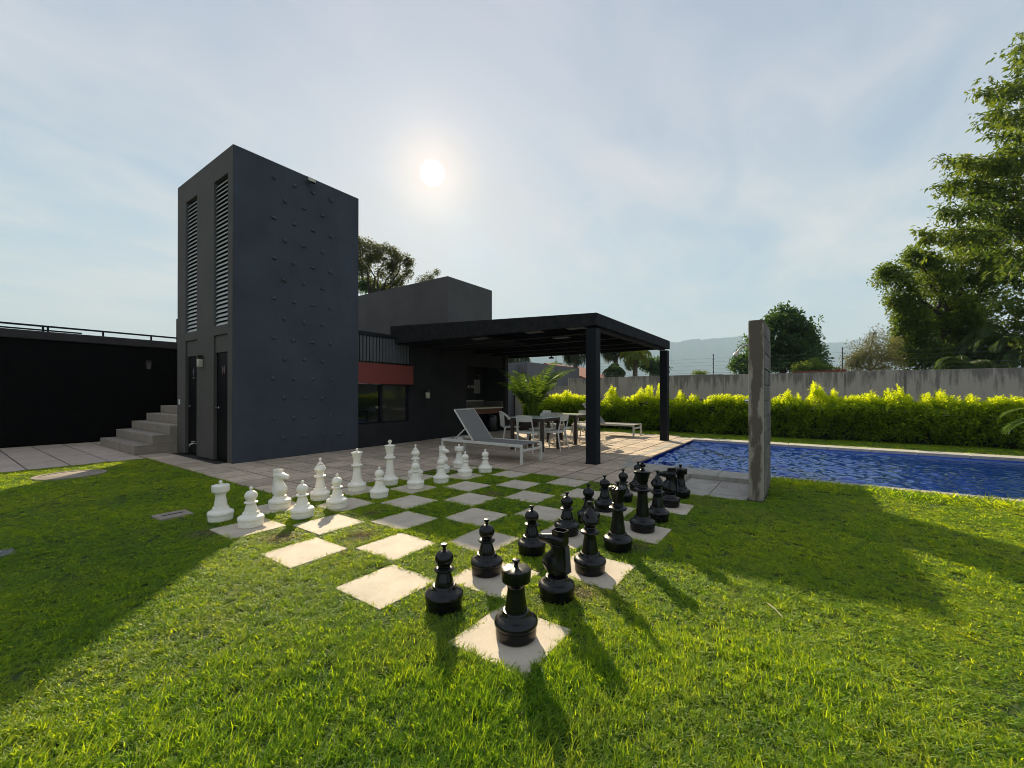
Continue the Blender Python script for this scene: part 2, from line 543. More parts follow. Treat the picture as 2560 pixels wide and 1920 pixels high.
M['chess_black'] = m

# --- boundary wall: weathered render with dark runs from the top
m, t, p, out = newmat('weathered_wall')
tcn = N('ShaderNodeTexCoord', t)
sp_ = N('ShaderNodeSeparateXYZ', t); wire(tcn.outputs['Object'], sp_.inputs[0], t)
mpn = N('ShaderNodeMapping', t); mpn.inputs['Scale'].default_value = (1, 5.0, 0.7); wire(tcn.outputs['Object'], mpn.inputs[0], t)
nr = N('ShaderNodeTexNoise', t); nr.inputs['Scale'].default_value = 1.3; nr.inputs['Detail'].default_value = 7; nr.inputs['Roughness'].default_value = 0.7; wire(mpn.outputs[0], nr.inputs['Vector'], t)
nl = N('ShaderNodeTexNoise', t); nl.inputs['Scale'].default_value = 0.55; nl.inputs['Detail'].default_value = 3; wire(tcn.outputs['Object'], nl.inputs['Vector'], t)
top = N('ShaderNodeMapRange', t); top.inputs['From Min'].default_value = 0.9; top.inputs['From Max'].default_value = 1.9; top.inputs['To Min'].default_value = 0.0; top.inputs['To Max'].default_value = 0.31
wire(sp_.outputs[2], top.inputs['Value'], t)
thr = smath('ADD', smath('ADD', nr.outputs[0], top.outputs[0], t), smath('MULTIPLY', nl.outputs[0], 0.35, t), t)
run = ramp(thr, [(0.86, 0.0), (1.45, 1.0)], t)
nf = N('ShaderNodeTexNoise', t); nf.inputs['Scale'].default_value = 60; nf.inputs['Detail'].default_value = 5; wire(tcn.outputs['Object'], nf.inputs['Vector'], t)
basec = mixc(nf.outputs[0], (0.28, 0.245, 0.215), (0.50, 0.44, 0.39), t)
wire(mixc(smath('MULTIPLY', run, 0.62, t), basec, (0.055, 0.052, 0.05), t), p.inputs['Base Color'], t)
p.inputs['Roughness'].default_value = 0.9
b = N('ShaderNodeBump', t); b.inputs['Strength'].default_value = 0.5; b.inputs['Distance'].default_value = 0.01; wire(nf.outputs[0], b.inputs['Height'], t); wire(b.outputs[0], p.inputs['Normal'], t)
M['weathered'] = m

# --- block wall render coat with the wet brown stain down its middle
m, t, p, out = newmat('stained_render')
tcn = N('ShaderNodeTexCoord', t)
sp_ = N('ShaderNodeSeparateXYZ', t); wire(tcn.outputs['Object'], sp_.inputs[0], t)
mpn = N('ShaderNodeMapping', t); mpn.inputs['Scale'].default_value = (1, 6.0, 1.6); wire(tcn.outputs['Object'], mpn.inputs[0], t)
ns = N('ShaderNodeTexNoise', t); ns.inputs['Scale'].default_value = 1.8; ns.inputs['Detail'].default_value = 7; ns.inputs['Roughness'].default_value = 0.65; wire(mpn.outputs[0], ns.inputs['Vector'], t)
dy = smath('ABSOLUTE', smath('ADD', sp_.outputs[1], 0.50, t), None, t)
hi = N('ShaderNodeMapRange', t); hi.inputs['From Min'].default_value = 1.0; hi.inputs['From Max'].default_value = 2.1; hi.inputs['To Min'].default_value = 0.0; hi.inputs['To Max'].default_value = 0.16; wire(sp_.outputs[2], hi.inputs['Value'], t)
st = smath('ADD', smath('SUBTRACT', ns.outputs[0], smath('MULTIPLY', dy, 3.2, t), t), hi.outputs[0], t)
stain = ramp(st, [(0.33, 0.0), (0.43, 1.0)], t)
nf = N('ShaderNodeTexNoise', t); nf.inputs['Scale'].default_value = 50; nf.inputs['Detail'].default_value = 6; wire(tcn.outputs['Object'], nf.inputs['Vector'], t)
wire(mixc(smath('MULTIPLY', stain, 0.85, t), mixc(nf.outputs[0], (0.25, 0.225, 0.185), (0.42, 0.375, 0.31), t), (0.085, 0.062, 0.042), t), p.inputs['Base Color'], t)
p.inputs['Roughness'].default_value = 0.9
b = N('ShaderNodeBump', t); b.inputs['Strength'].default_value = 0.6; b.inputs['Distance'].default_value = 0.008; wire(nf.outputs[0], b.inputs['Height'], t); wire(b.outputs[0], p.inputs['Normal'], t)
M['stained'] = m
M['block'] = mat('block', (0.145, 0.132, 0.112), 0.9, var=0.25, vscale=7, bump=0.7, bscale=90, rnd=0.32)
M['mortar'] = mat('mortar', (0.12, 0.115, 0.10), 0.95, var=0.2, vscale=20, bump=0.6)

# --- sling fabric
M['sling'] = mat('sling', (0.20, 0.195, 0.185), 0.8, var=0.08, vscale=400, bump=0.4, bscale=700)

# --- glass of the sliding window
m, t, p, out = newmat('dark_glass')
p.inputs['Base Color'].default_value = (0.006, 0.010, 0.009, 1)
p.inputs['Roughness'].default_value = 0.04
p.inputs['Specular IOR Level'].default_value = 0.6
M['glass'] = m
m, t, p, out = newmat('grey_glass')
p.inputs['Base Color'].default_value = (0.028, 0.030, 0.027, 1)
p.inputs['Roughness'].default_value = 0.08
M['glass2'] = m

# --- pool water and mosaic
m, t, p, out = newmat('pool_water')
t.nodes.remove(p)
tcn = N('ShaderNodeTexCoord', t)
mpn = N('ShaderNodeMapping', t); mpn.inputs['Rotation'].default_value = (0, 0, R(-38)); mpn.inputs['Scale'].default_value = (1.0, 1.9, 1); wire(tcn.outputs['Object'], mpn.inputs[0], t)
na = N('ShaderNodeTexNoise', t); na.inputs['Scale'].default_value = 3.4; na.inputs['Detail'].default_value = 4; na.inputs['Roughness'].default_value = 0.55; na.inputs['Distortion'].default_value = 0.8; wire(mpn.outputs[0], na.inputs['Vector'], t)
nb = N('ShaderNodeTexNoise', t); nb.inputs['Scale'].default_value = 9.0; nb.inputs['Detail'].default_value = 3; nb.inputs['Distortion'].default_value = 0.5; wire(mpn.outputs[0], nb.inputs['Vector'], t)
hgt = smath('ADD', na.outputs[0], smath('MULTIPLY', nb.outputs[0], 0.28, t), t)
b = N('ShaderNodeBump', t); b.inputs['Strength'].default_value = 1.0; b.inputs['Distance'].default_value = 0.006; wire(hgt, b.inputs['Height'], t)
fr = N('ShaderNodeFresnel', t); fr.inputs[0].default_value = 1.42; wire(b.outputs[0], fr.inputs['Normal'], t)
gls = N('ShaderNodeBsdfGlossy', t); gls.inputs['Roughness'].default_value = 0.02; gls.inputs[0].default_value = (0.74, 0.88, 1, 1); wire(b.outputs[0], gls.inputs['Normal'], t)
trn = N('ShaderNodeBsdfTransparent', t); trn.inputs[0].default_value = (0.40, 0.85, 1.0, 1)
dfw = N('ShaderNodeBsdfDiffuse', t); dfw.inputs[0].default_value = (0.003, 0.065, 0.46, 1)
mxd = N('ShaderNodeMixShader', t); mxd.inputs[0].default_value = 0.35; wire(trn.outputs[0], mxd.inputs[1], t); wire(dfw.outputs[0], mxd.inputs[2], t)
mx = N('ShaderNodeMixShader', t); wire(smath('MULTIPLY', fr.outputs[0], 1.2, t, True), mx.inputs[0], t); wire(mxd.outputs[0], mx.inputs[1], t); wire(gls.outputs[0], mx.inputs[2], t); wire(mx.outputs[0], out.inputs[0], t)
M['water'] = m
m, t, p, out = newmat('mosaic')
tcn = N('ShaderNodeTexCoord', t)
br = N('ShaderNodeTexBrick', t); br.offset = 0; br.inputs['Scale'].default_value = 8; br.inputs['Brick Width'].default_value = 0.2; br.inputs['Row Height'].default_value = 0.2; br.inputs['Mortar Size'].default_value = 0.006
br.inputs['Color1'].default_value = (0.004, 0.07, 0.72, 1); br.inputs['Color2'].default_value = (0.008, 0.12, 0.88, 1); br.inputs['Mortar'].default_value = (0.03, 0.12, 0.60, 1)
wire(tcn.outputs['Object'], br.inputs['Vector'], t)
wire(br.outputs[0], p.inputs['Base Color'], t)
p.inputs['Roughness'].default_value = 0.3
M['mosaic'] = m

# --- lawn base under the blades
m, t, p, out = newmat('lawn_base')
tcn = N('ShaderNodeTexCoord', t)
na = N('ShaderNodeTexNoise', t); na.inputs['Scale'].default_value = 1.6; na.inputs['Detail'].default_value = 8; wire(tcn.outputs['Object'], na.inputs['Vector'], t)
nb = N('ShaderNodeTexNoise', t); nb.inputs['Scale'].default_value = 70; nb.inputs['Detail'].default_value = 5; wire(tcn.outputs['Object'], nb.inputs['Vector'], t)
wire(mixc(ramp(nb.outputs[0], [(0.35, 0), (0.65, 1)], t), mixc(na.outputs[0], (0.018, 0.040, 0.005), (0.030, 0.058, 0.008), t), (0.050, 0.090, 0.014), t), p.inputs['Base Color'], t)
p.inputs['Roughness'].default_value = 0.95
b = N('ShaderNodeBump', t); b.inputs['Strength'].default_value = 1; b.inputs['Distance'].default_value = 0.03; wire(nb.outputs[0], b.inputs['Height'], t); wire(b.outputs[0], p.inputs['Normal'], t)
M['lawn'] = m

M['blade'] = leafmat('blade', (0.098, 0.188, 0.012), (0.64, 0.82, 0.010), c_dry=(0.34, 0.25, 0.13), tw=0.52, var=0.55, rough=0.48, spec=0.3, hv=0.05)
M['blade_far'] = M['blade']
M['hedge_leaf'] = leafmat('hedge_leaf', (0.085, 0.15, 0.015), (0.72, 0.88, 0.010), tw=0.5, var=0.66, rough=0.5, spec=0.25)
M['tree_leaf'] = leafmat('tree_leaf', (0.065, 0.105, 0.022), (0.22, 0.31, 0.02), tw=0.42, var=0.45)
M['dense_leaf'] = leafmat('dense_leaf', (0.040, 0.085, 0.030), (0.10, 0.20, 0.03), tw=0.38, var=0.5)
M['vine_leaf'] = leafmat('vine_leaf', (0.065, 0.115, 0.020), (0.27, 0.38, 0.022), tw=0.42, var=0.5)
M['brown_leaf'] = leafmat('brown_leaf', (0.075, 0.085, 0.030), (0.16, 0.17, 0.03), tw=0.4, var=0.4)
M['sparse_leaf'] = leafmat('sparse_leaf', (0.13, 0.14, 0.06), (0.22, 0.22, 0.06), tw=0.4, var=0.4)
M['palm_leaf'] = leafmat('palm_leaf', (0.055, 0.095, 0.030), (0.18, 0.26, 0.03), tw=0.42, var=0.3)
M['areca_leaf'] = leafmat('areca_leaf', (0.10, 0.15, 0.035), (0.34, 0.46, 0.04), tw=0.45, var=0.3)
M['palm_yellow'] = leafmat('palm_yellow', (0.16, 0.18, 0.03), (0.42, 0.42, 0.03), tw=0.42, var=0.3)
M['palm_dark'] = leafmat('palm_dark', (0.05, 0.075, 0.045), (0.10, 0.13, 0.05), tw=0.4, var=0.3)


# ------------------------------------------------------------------ instanced foliage on one object (geometry nodes)
def scatter(name, pts, eul, scl, idx, tint, dry, tufts, material, parent=None, kind='stuff'):
    """one object: points plus tuft meshes; nodes put tuft idx on every point"""
    vs, fs, var, lv = [], [], [], []
    for k, (tv, tf, tl) in enumerate(tufts):
        o = len(vs)
        vs.extend(tv)
        fs.extend([tuple(i + o for i in f) for f in tf])
        var.extend([k] * len(tv))
        lv.extend(tl)
    nt_ = len(vs)
    me = bpy.data.meshes.new(name)
    allv = np.array(vs, dtype=np.float64).reshape(-1, 3)
    n = len(pts)
    me.from_pydata([tuple(x) for x in allv] + [tuple(x) for x in np.asarray(pts)], [], fs)
    def attr(nm, ty, data):
        a = me.attributes.new(nm, ty, 'POINT')
        a.data.foreach_set('vector' if ty == 'FLOAT_VECTOR' else 'value', np.asarray(data, dtype=np.float32 if ty != 'INT' else np.int32).ravel())
    attr('vid', 'INT', np.concatenate([np.array(var), -1 - np.asarray(idx, dtype=int)]))
    attr('lv', 'FLOAT', np.concatenate([np.array(lv), np.zeros(n)]))
    attr('tint', 'FLOAT', np.concatenate([np.zeros(nt_), tint]))
    attr('dry', 'FLOAT', np.concatenate([np.zeros(nt_), dry]))
    attr('eul', 'FLOAT_VECTOR', np.concatenate([np.zeros((nt_, 3)), eul]))
    attr('scl', 'FLOAT_VECTOR', np.concatenate([np.ones((nt_, 3)), scl]))
    me.materials.append(material)
    ob = link(name, me, parent)
    g = bpy.data.node_groups.new(name + '_nodes', 'GeometryNodeTree')
    g.interface.new_socket('Geometry', in_out='INPUT', socket_type='NodeSocketGeometry')
    g.interface.new_socket('Geometry', in_out='OUTPUT', socket_type='NodeSocketGeometry')
    gi = g.nodes.new('NodeGroupInput'); go = g.nodes.new('NodeGroupOutput')
    def named(nm, ty):
        x = g.nodes.new('GeometryNodeInputNamedAttribute'); x.data_type = ty; x.inputs[0].default_value = nm
        return x.outputs['Attribute']
    def isv(val):
        c = g.nodes.new('FunctionNodeCompare'); c.data_type = 'INT'; c.operation = 'EQUAL'
        g.links.new(named('vid', 'INT'), c.inputs[2]); c.inputs[3].default_value = val
        return c.outputs[0]
    jo = g.nodes.new('GeometryNodeJoinGeometry')
    for k in range(len(tufts)):
        sa = g.nodes.new('GeometryNodeSeparateGeometry'); sa.domain = 'POINT'
        g.links.new(gi.outputs[0], sa.inputs[0]); g.links.new(isv(k), sa.inputs[1])
        sb = g.nodes.new('GeometryNodeSeparateGeometry'); sb.domain = 'POINT'
        g.links.new(gi.outputs[0], sb.inputs[0]); g.links.new(isv(-1 - k), sb.inputs[1])
        ip = g.nodes.new('GeometryNodeInstanceOnPoints')
        g.links.new(sb.outputs[0], ip.inputs['Points']); g.links.new(sa.outputs[0], ip.inputs['Instance'])
        e2 = g.nodes.new('FunctionNodeEulerToRotation')
        g.links.new(named('eul', 'FLOAT_VECTOR'), e2.inputs[0]); g.links.new(e2.outputs[0], ip.inputs['Rotation'])
        g.links.new(named('scl', 'FLOAT_VECTOR'), ip.inputs['Scale'])
        g.links.new(ip.outputs[0], jo.inputs[0])
    g.links.new(jo.outputs[0], go.inputs[0])
    md = ob.modifiers.new('scatter', 'NODES'); md.node_group = g
    if kind:
        ob['kind'] = kind
    return ob


def blade_tuft(n, rad, lmin, lmax, wd, tilt0, tilt1, seed, curl=0.9):
    rr = random.Random(seed)
    vs, fs, lv = [], [], []
    for _ in range(n):
        a = rr.uniform(0, 2 * PI); d = rad * math.sqrt(rr.random())
        bx, by = d * math.cos(a), d * math.sin(a)
        az = rr.uniform(0, 2 * PI); tilt = R(rr.uniform(tilt0, tilt1)); L = rr.uniform(lmin, lmax); cu = rr.uniform(0.2, curl)
        w0 = wd * rr.uniform(0.7, 1.25)
        sd = Vector((-math.sin(az), math.cos(az), 0))
        p = Vector((bx, by, -0.004)); o = len(vs); lvv = rr.random()
        th = tilt
        for i in range(3):
            wv = w0 * (1, 0.95, 0.62)[i]
            tw_ = sd * math.cos(0.4 * i) + Vector((0, 0, 1)) * math.sin(0.25 * i)
            vs.append(tuple(p - tw_ * wv / 2)); vs.append(tuple(p + tw_ * wv / 2)); lv += [lvv, lvv]
            d_ = Vector((math.sin(th) * math.cos(az), math.sin(th) * math.sin(az), math.cos(th)))
            p = p + d_ * (L / 3); th += cu * 0.55
        vs.append(tuple(p)); lv.append(lvv)
        fs += [(o, o + 1, o + 3, o + 2), (o + 2, o + 3, o + 5, o + 4), (o + 4, o + 5, o + 6)]
    return vs, fs, lv


def leaf_cluster(n, rad, lsize, seed, aspect=0.45, droop=0.2, flat=1.0, up=0.0):
    """a spray of leaf-shaped faces, each folded at the midrib"""
    rr = random.Random(seed)
    vs, fs, lv = [], [], []
    for _ in range(n):
        d = Vector((rr.gauss(0, 1), rr.gauss(0, 1), rr.gauss(0, 1) * flat)).normalized() * rad * rr.random() ** 0.45
        dr = (d.normalized() + Vector((rr.gauss(0, .5), rr.gauss(0, .5), rr.gauss(0, .4) - droop + up))).normalized()
        side = dr.cross(Vector((rr.gauss(0, .5), rr.gauss(0, .5), 1))).normalized()
        nor = side.cross(dr)
        L = lsize * rr.uniform(0.65, 1.2); W = L * aspect
        o = len(vs); q = rr.random()
        vs += [tuple(d), tuple(d + dr * L * .5 - side * W / 2 + nor * W * .12), tuple(d + dr * L - nor * L * 0.12), tuple(d + dr * L * .5 + side * W / 2 + nor * W * .12)]
        lv += [q] * 4
        fs += [(o, o + 1, o + 2), (o, o + 2, o + 3)]
    return vs, fs, lv


# ================================================================== SETTING
# ground sheet
gb = MB()
gb.add([(-60, -60, -0.075), (5.2, -60, -0.075), (5.2, 0.5, -0.075), (4.0, 0.5, -0.075), (4.0, 4.0, -0.075), (1.0, 4.0, -0.075), (1.0, 9.35, -0.075), (-60, 9.35, -0.075)], [(0, 1, 2, 3, 4, 5, 6, 7)])
gb2 = MB()
lawn_poly = [(-60, -60), (5.72, -60), (5.72, -0.60), (4.10, -0.60), (4.02, 0.0), (4.0, 4.0), (1.0, 4.0), (1.0, 9.35), (-60, 9.35)]
gb2.add([(x, y, -0.012) for x, y in lawn_poly], [tuple(range(len(lawn_poly)))])
link('lawn', gb2.mesh('lawn', M['lawn'], fix=False))['kind'] = 'structure'
# wide terrain beyond everything
tb = MB()
tb.add([(-6000, -6000, -1.6), (9000, -6000, -1.6), (9000, 9000, -1.6), (-6000, 9000, -1.6)], [(0, 1, 2, 3)])
M['terrain'] = mat('terrain', (0.05, 0.075, 0.03), 0.95, var=0.4, vscale=0.02)
link('terrain', tb.mesh('terrain', M['terrain'], fix=False))['kind'] = 'structure'
sb_ = MB()
sb_.add([(11.15, -60, -0.02), (14.2, -60, -0.02), (14.2, 10.2, -0.02), (11.4, 10.2, -0.02), (11.4, 2.1, -0.02), (11.15, 2.1, -0.02)], [(0, 1, 2, 3, 4, 5)])
link('hedge_verge', sb_.mesh('hedge_verge', M['lawn'], fix=False))['kind'] = 'structure'

# ---- patio with its pavers
def paver_cells():
    out_ = []
    for i in range(2, 23):
        for j in range(0, 29):
            x, y = i * 0.5, j * 0.5
            if x + .25 < 4.0 and y + .25 < 4.0:
                continue
            if x < 4.0 and y < 4.0:
                continue
            if x >= 1.0 and y >= 9.5 and x < 1.0:
                continue
            if x + .25 > 1.67 and x + .25 < 4.2 and 7.3 < y + .25 < 10.04:
                continue
            if y + .25 > 7.4 and x + .25 > 4.2:
                if not (x >= 10.0):
                    continue
            if y < 1.5 and x >= 5.5:
                continue
            if y < 0.5:
                if x >= 4.0:
                    continue
            if y >= 9.5 and x > 4.2:
                continue
            if x >= 11.0 and y < 2.0:
                continue
            out_.append((x, y))
    for i in range(-12, 2):
        for j in range(19, 28):
            out_.append((i * 0.5, j * 0.5 - 0.15 if j == 19 else j * 0.5))
    return out_


cells = paver_cells()
patio = link('patio', MB().box(1.0, 11.4, 4.0, 13.95, -0.2, -0.036).box(4.0, 5.40, 0.5, 4.0, -0.2, -0.036).box(5.40, 11.4, 1.72, 4.0, -0.2, -0.036).box(-20, 1.0, 9.35, 13.95, -0.2, -0.036).mesh('patio', mat('joint_earth', (0.03, 0.026, 0.02), .95, var=.4, vscale=20)))
patio['kind'] = 'structure'


def paver_mesh(nm, sx_, sy_, m_):
    b_ = MB().box(0.009, sx_ - 0.009, 0.009, sy_ - 0.009, -0.034, 0.0)
    return b_.mesh(nm, m_, bevel=0.005, segs=1)


pm = paver_mesh('paver', 0.5, 0.5, M['paver'])
pm2 = paver_mesh('path_paver', 0.5, 0.5, M['path'])
pm3 = paver_mesh('path_paver_short', 0.5, 0.65, M['path'])


def vis(x, y):
    d = Vector((x, y, 0)) - CAM
    z = d.dot(fwd)
    if z < 0.3:
        return 1e9
    lx = abs(d.dot(rgt) / z)
    return d.length + (60 if lx > 1.28 else 0)


cells.sort(key=lambda c: vis(c[0] + .25, c[1] + .25))
rest = MB()
rp = random.Random(3)
for k, (x, y) in enumerate(cells):
    on_path = x < 1.0
    if k < 290:
        o = link('paver', pm3 if (on_path and y < 9.5) else pm2 if on_path else pm, patio, (x, y, rp.uniform(-0.0018, 0.0018)))
    else:
        h = rp.uniform(-0.0015, 0.0015)
        sy_ = 0.65 if (on_path and y < 9.5) else 0.5
        rest.box(x + .008, x + .492, y + .008, y + sy_ - .008, -0.03, h)
# border slabs between the pavers and the pool edge, cut to the edge
for j in range(3, 8):
    pass
o = link('far_pavers', rest.mesh('far_pavers', M['paver'], fix=False), patio)
o['kind'] = 'stuff'
for y in np.arange(0.5, 1.7, 0.5):            # strip beside the pool head, right of the board
    b_ = MB().box(0.0, 0.39, 0.004, 0.492 if y < 1.4 else 0.21, -0.03, 0.0)
# ---- pool
pool = link('pool_basin', MB()
            .box(5.95, 10.65, 1.67, 1.92, -1.1, -0.06).box(5.70, 5.95, -40, 1.92, -1.1, -0.06)
            .box(10.65, 10.9, -40, 1.92, -1.1, -0.06).box(5.70, 10.9, -40, 1.92, -1.3, -1.1)
            .mesh('pool_basin', M['mosaic']))
pool['kind'] = 'structure'
def water_mesh():
    xs = np.linspace(5.95, 10.65, 230)
    ys = np.concatenate([np.linspace(1.67, -9.0, 520), np.linspace(-9.1, -40, 60)])
    X, Y = np.meshgrid(xs, ys)
    Z = np.zeros_like(X)
    wr = np.random.default_rng(21)
    for k in range(34):
        lam = wr.uniform(.07, .26)
        th = R(-38) + wr.normal(0, .75)
        kx, ky = math.cos(th) * 2 * PI / lam, math.sin(th) * 2 * PI / lam
        Z += (.0013 * lam / .18) * np.sin(kx * X + ky * Y + wr.uniform(0, 6.28) + .9 * np.sin(1.3 * X + .7 * Y + k))
    amp = .30 + .95 / (1 + np.exp((-Y - 2.2) * 1.5))
    edge = np.clip(np.minimum(np.minimum(X - 5.95, 10.65 - X), 1.67 - Y) / .08, 0, 1)
    Z = Z * amp * edge - .07
    v = np.stack([X, Y, Z], -1).reshape(-1, 3)
    nx = len(xs)
    fs = [(j * nx + i, (j + 1) * nx + i, (j + 1) * nx + i + 1, j * nx + i + 1) for j in range(len(ys) - 1) for i in range(nx - 1)]
    me = bpy.data.meshes.new('pool_water')
    me.from_pydata(v.tolist(), [], fs)
    me.materials.append(M['water'])
    me.shade_smooth()
    return me
wt = link('pool_water', water_mesh())
wt['kind'] = 'structure'
cop = thing('pool_coping', None, None); cop['kind'] = 'structure'
def coping_run(x0, x1, y0, y1, n, along, m_):
    for i in range(n):
        if along == 'y':
            a, b_ = y0 + (y1 - y0) * i / n, y0 + (y1 - y0) * (i + 1) / n
            mb = MB().box(x0, x1, a + .003, b_ - .003, -0.059, 0.004)
        else:
            a, b_ = x0 + (x1 - x0) * i / n, x0 + (x1 - x0) * (i + 1) / n
            mb = MB().box(a + .003, b_ - .003, y0, y1, -0.059, 0.004)
        link('coping_stone', mb.mesh('coping_stone', m_, bevel=0.006, segs=1), cop)
coping_run(5.42, 5.93, -0.40, 1.64, 4, 'y', M['coping'])
coping_run(5.745, 5.93, -24.4, -0.41, 32, 'y', M['coping'])
coping_run(5.94, 11.0, 1.67 + .0, 1.79, 10, 'x', M['coping'])
coping_run(10.67, 11.13, -24.4, 1.66, 34, 'y', M['far_coping'])
for y in (-1.06, -1.75, -2.62, -3.3):
    b_ = MB().lathe([(0.11, 0), (0.11, 0.02), (0.085, 0.035)], 20)
    o = link('pool_floor_fitting', b_.mesh('pool_floor_fitting', mat('fitting_aqua', (0.5, 0.75, 0.75), 0.4)), None, (8.4 if y < -2 else 7.9, y, -1.08))
    tag(o, {-1.06: 'pale round fitting under water closest behind the block shower wall', -1.75: 'pale round fitting under water, second from the shower wall', -2.62: 'pale round fitting under water, second from the right edge of the photo', -3.3: 'pale round fitting under water, rightmost of the row'}[y], 'pool fitting', 'underwater fittings along the pool floor')
# ---- sunken shower tray
tr = link('shower_tray', MB().box(4.02, 5.40, -0.40, 0.50, -0.2, -0.085).mesh('shower_tray', M['soil']))
tr['kind'] = 'structure'
for i, (a, b_) in enumerate(((4.02, 4.46), (4.46, 4.92), (4.92, 5.38))):
    for j, (c, d) in enumerate(((-0.40, 0.04), (0.04, 0.48))):
        z = -0.062
        link('tray_slab', MB().box(a + .004, b_ - .004, c + .003, d - .003, -0.084, z).mesh('tray_slab', M['tray'], bevel=0.003, segs=1), tr)
link('tray_kerb', MB().box(5.385, 5.418, -0.40, 0.535, -0.084, 0.004).mesh('tray_kerb', M['coping'], bevel=.003, segs=1), tr)
link('tray_kerb', MB().box(4.60, 5.383, 0.483, 0.497, -0.084, 0.003).mesh('tray_kerb', M['coping'], bevel=.003, segs=1), tr)

# ---- chessboard slabs
board = thing('chessboard', 'outdoor chessboard of pale stone slabs set in squares of grass', 'chessboard')
tm = MB().box(0.0195, 0.4805, 0.0195, 0.4805, -0.05, 0.008).mesh('board_slab', M['slab'], bevel=0.004, segs=2)
for u in range(8):
    for v in range(8):
        if (u + v) % 2 == 0:
            link('board_slab', tm, board, (u * .5 + rp.uniform(-.004, .004), v * .5 + rp.uniform(-.004, .004), -.012 + rp.uniform(-.002, .002)), (0, 0, rp.uniform(-.006, .006)))
_ = None

# ================================================================== TOWER
H = 5.66
T0x, T1x, T0y, T1y = 1.67, 4.20, 7.30, 10.04
tower = thing('tower_building', 'tall dark grey tower with climbing holds and two louvred shafts', 'tower', (0, 0, 0))
chan = [(7.50, 8.12), (8.95, 9.57)]
tw = MB()
xi = T0x + 0.24
tw.box(xi, T1x, T0y + .002, T1y, 0, H - .05)                            # core (kept behind the slabs below)
ys = [T0y, chan[0][0], chan[0][1], chan[1][0], chan[1][1], T1y]
for a, b_ in ((ys[0], ys[1]), (ys[2], ys[3]), (ys[4], ys[5])):
    tw.box(T0x, xi + .001, a, b_, 0, H)
for a, b_ in chan:
    tw.box(T0x, xi + .001, a, b_, 5.22, H)
    tw.box(T0x, xi + .001, a, b_, 2.33, 2.50)
    tw.box(T0x + .03, xi + .001, a, b_, 2.01, 2.328)
link('west_wall', tw.mesh('west_wall', M['warm_grey']), tower)
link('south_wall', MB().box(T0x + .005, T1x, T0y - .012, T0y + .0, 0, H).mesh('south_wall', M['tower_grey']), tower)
link('roof_cap', MB().box(T0x + .06, T1x - .06, T0y + .06, T1y - .06, H - .05, H + .02).mesh('roof_cap', M['warm_grey']), tower)
for ci, (a, b_) in enumerate(chan):
    lv_ = link('louvre_window', MB().box(xi - .02, xi - .003, a + .002, b_ - .002, 2.502, 5.218).mesh('louvre_back', M['void']), tower)
    fr_ = MB()
    fr_.box(T0x + .01, T0x + .075, a, a + .02, 2.5, 5.22).box(T0x + .01, T0x + .075, b_ - .02, b_, 2.5, 5.22)
    link('louvre_frame', fr_.mesh('louvre_frame', M['batten']), lv_)
    ns_ = 34
    sm = MB().prism([(-0.02, 0.0), (-0.008, 0.0), (0.030, 0.060), (0.018, 0.060)], a + .022, b_ - .022, axis=1).mesh('slat', M['slat'], fix=True)
    for k in range(ns_):
        link('slat', sm, lv_, (T0x + .042, 0, 2.51 + k * (2.68 / ns_)))
    dr = link('door', MB().box(T0x + .055, T0x + .095, a + .001, b_ - .001, 0.01, 2.01).mesh('door', M['door_black'], bevel=.002, segs=1), tower)
    hy = b_ - 0.09
    hm = MB().tube([(T0x + .055, hy, .98), (T0x + .005, hy, .98)], .011, 8).tube([(T0x + .005, hy, .98), (T0x + .0, hy - .10, .98)], .009, 8).lathe([(.028, 0), (.028, .006), (.02, .008)], 14)
    hm.v = hm.v[:-42] + [(T0x + .055 - z, hy + x, .98 + y) for x, y, z in hm.v[-42:]]
    link('handle', hm.mesh('handle', M['chrome'], smooth=True), dr)
    sg = MB()
    cy = (a + b_) / 2
    X_ = T0x + .053
    def person(sgm, yy, skirt):
        sgm.prism([(yy + .013 * math.cos(t * PI / 5), 1.745 + .013 * math.sin(t * PI / 5)) for t in range(10)], X_ - .003, X_, axis=0)
        if skirt:
            sgm.prism([(yy - .012, 1.727), (yy + .012, 1.727), (yy + .03, 1.66), (yy - .03, 1.66)], X_ - .003, X_, axis=0)
        else:
            sgm.prism([(yy - .022, 1.727), (yy + .022, 1.727), (yy + .016, 1.66), (yy - .016, 1.66)], X_ - .003, X_, axis=0)
        sgm.box(X_ - .003, X_, yy - .011, yy - .002, 1.61, 1.659).box(X_ - .003, X_, yy + .002, yy + .011, 1.61, 1.659)
    person(sg, cy + .035, False)
    if ci == 0:
        person(sg, cy - .035, True)
    else:
        sg.box(X_ - .003, X_, cy - .03, cy + .07, 1.555, 1.575)
    link('restroom_sign', sg.mesh('restroom_sign', mat('sign_red', (0.22, 0.13, 0.13), .5) if ci == 0 else mat('sign_grey', (0.2, 0.2, 0.21), .5)), dr)
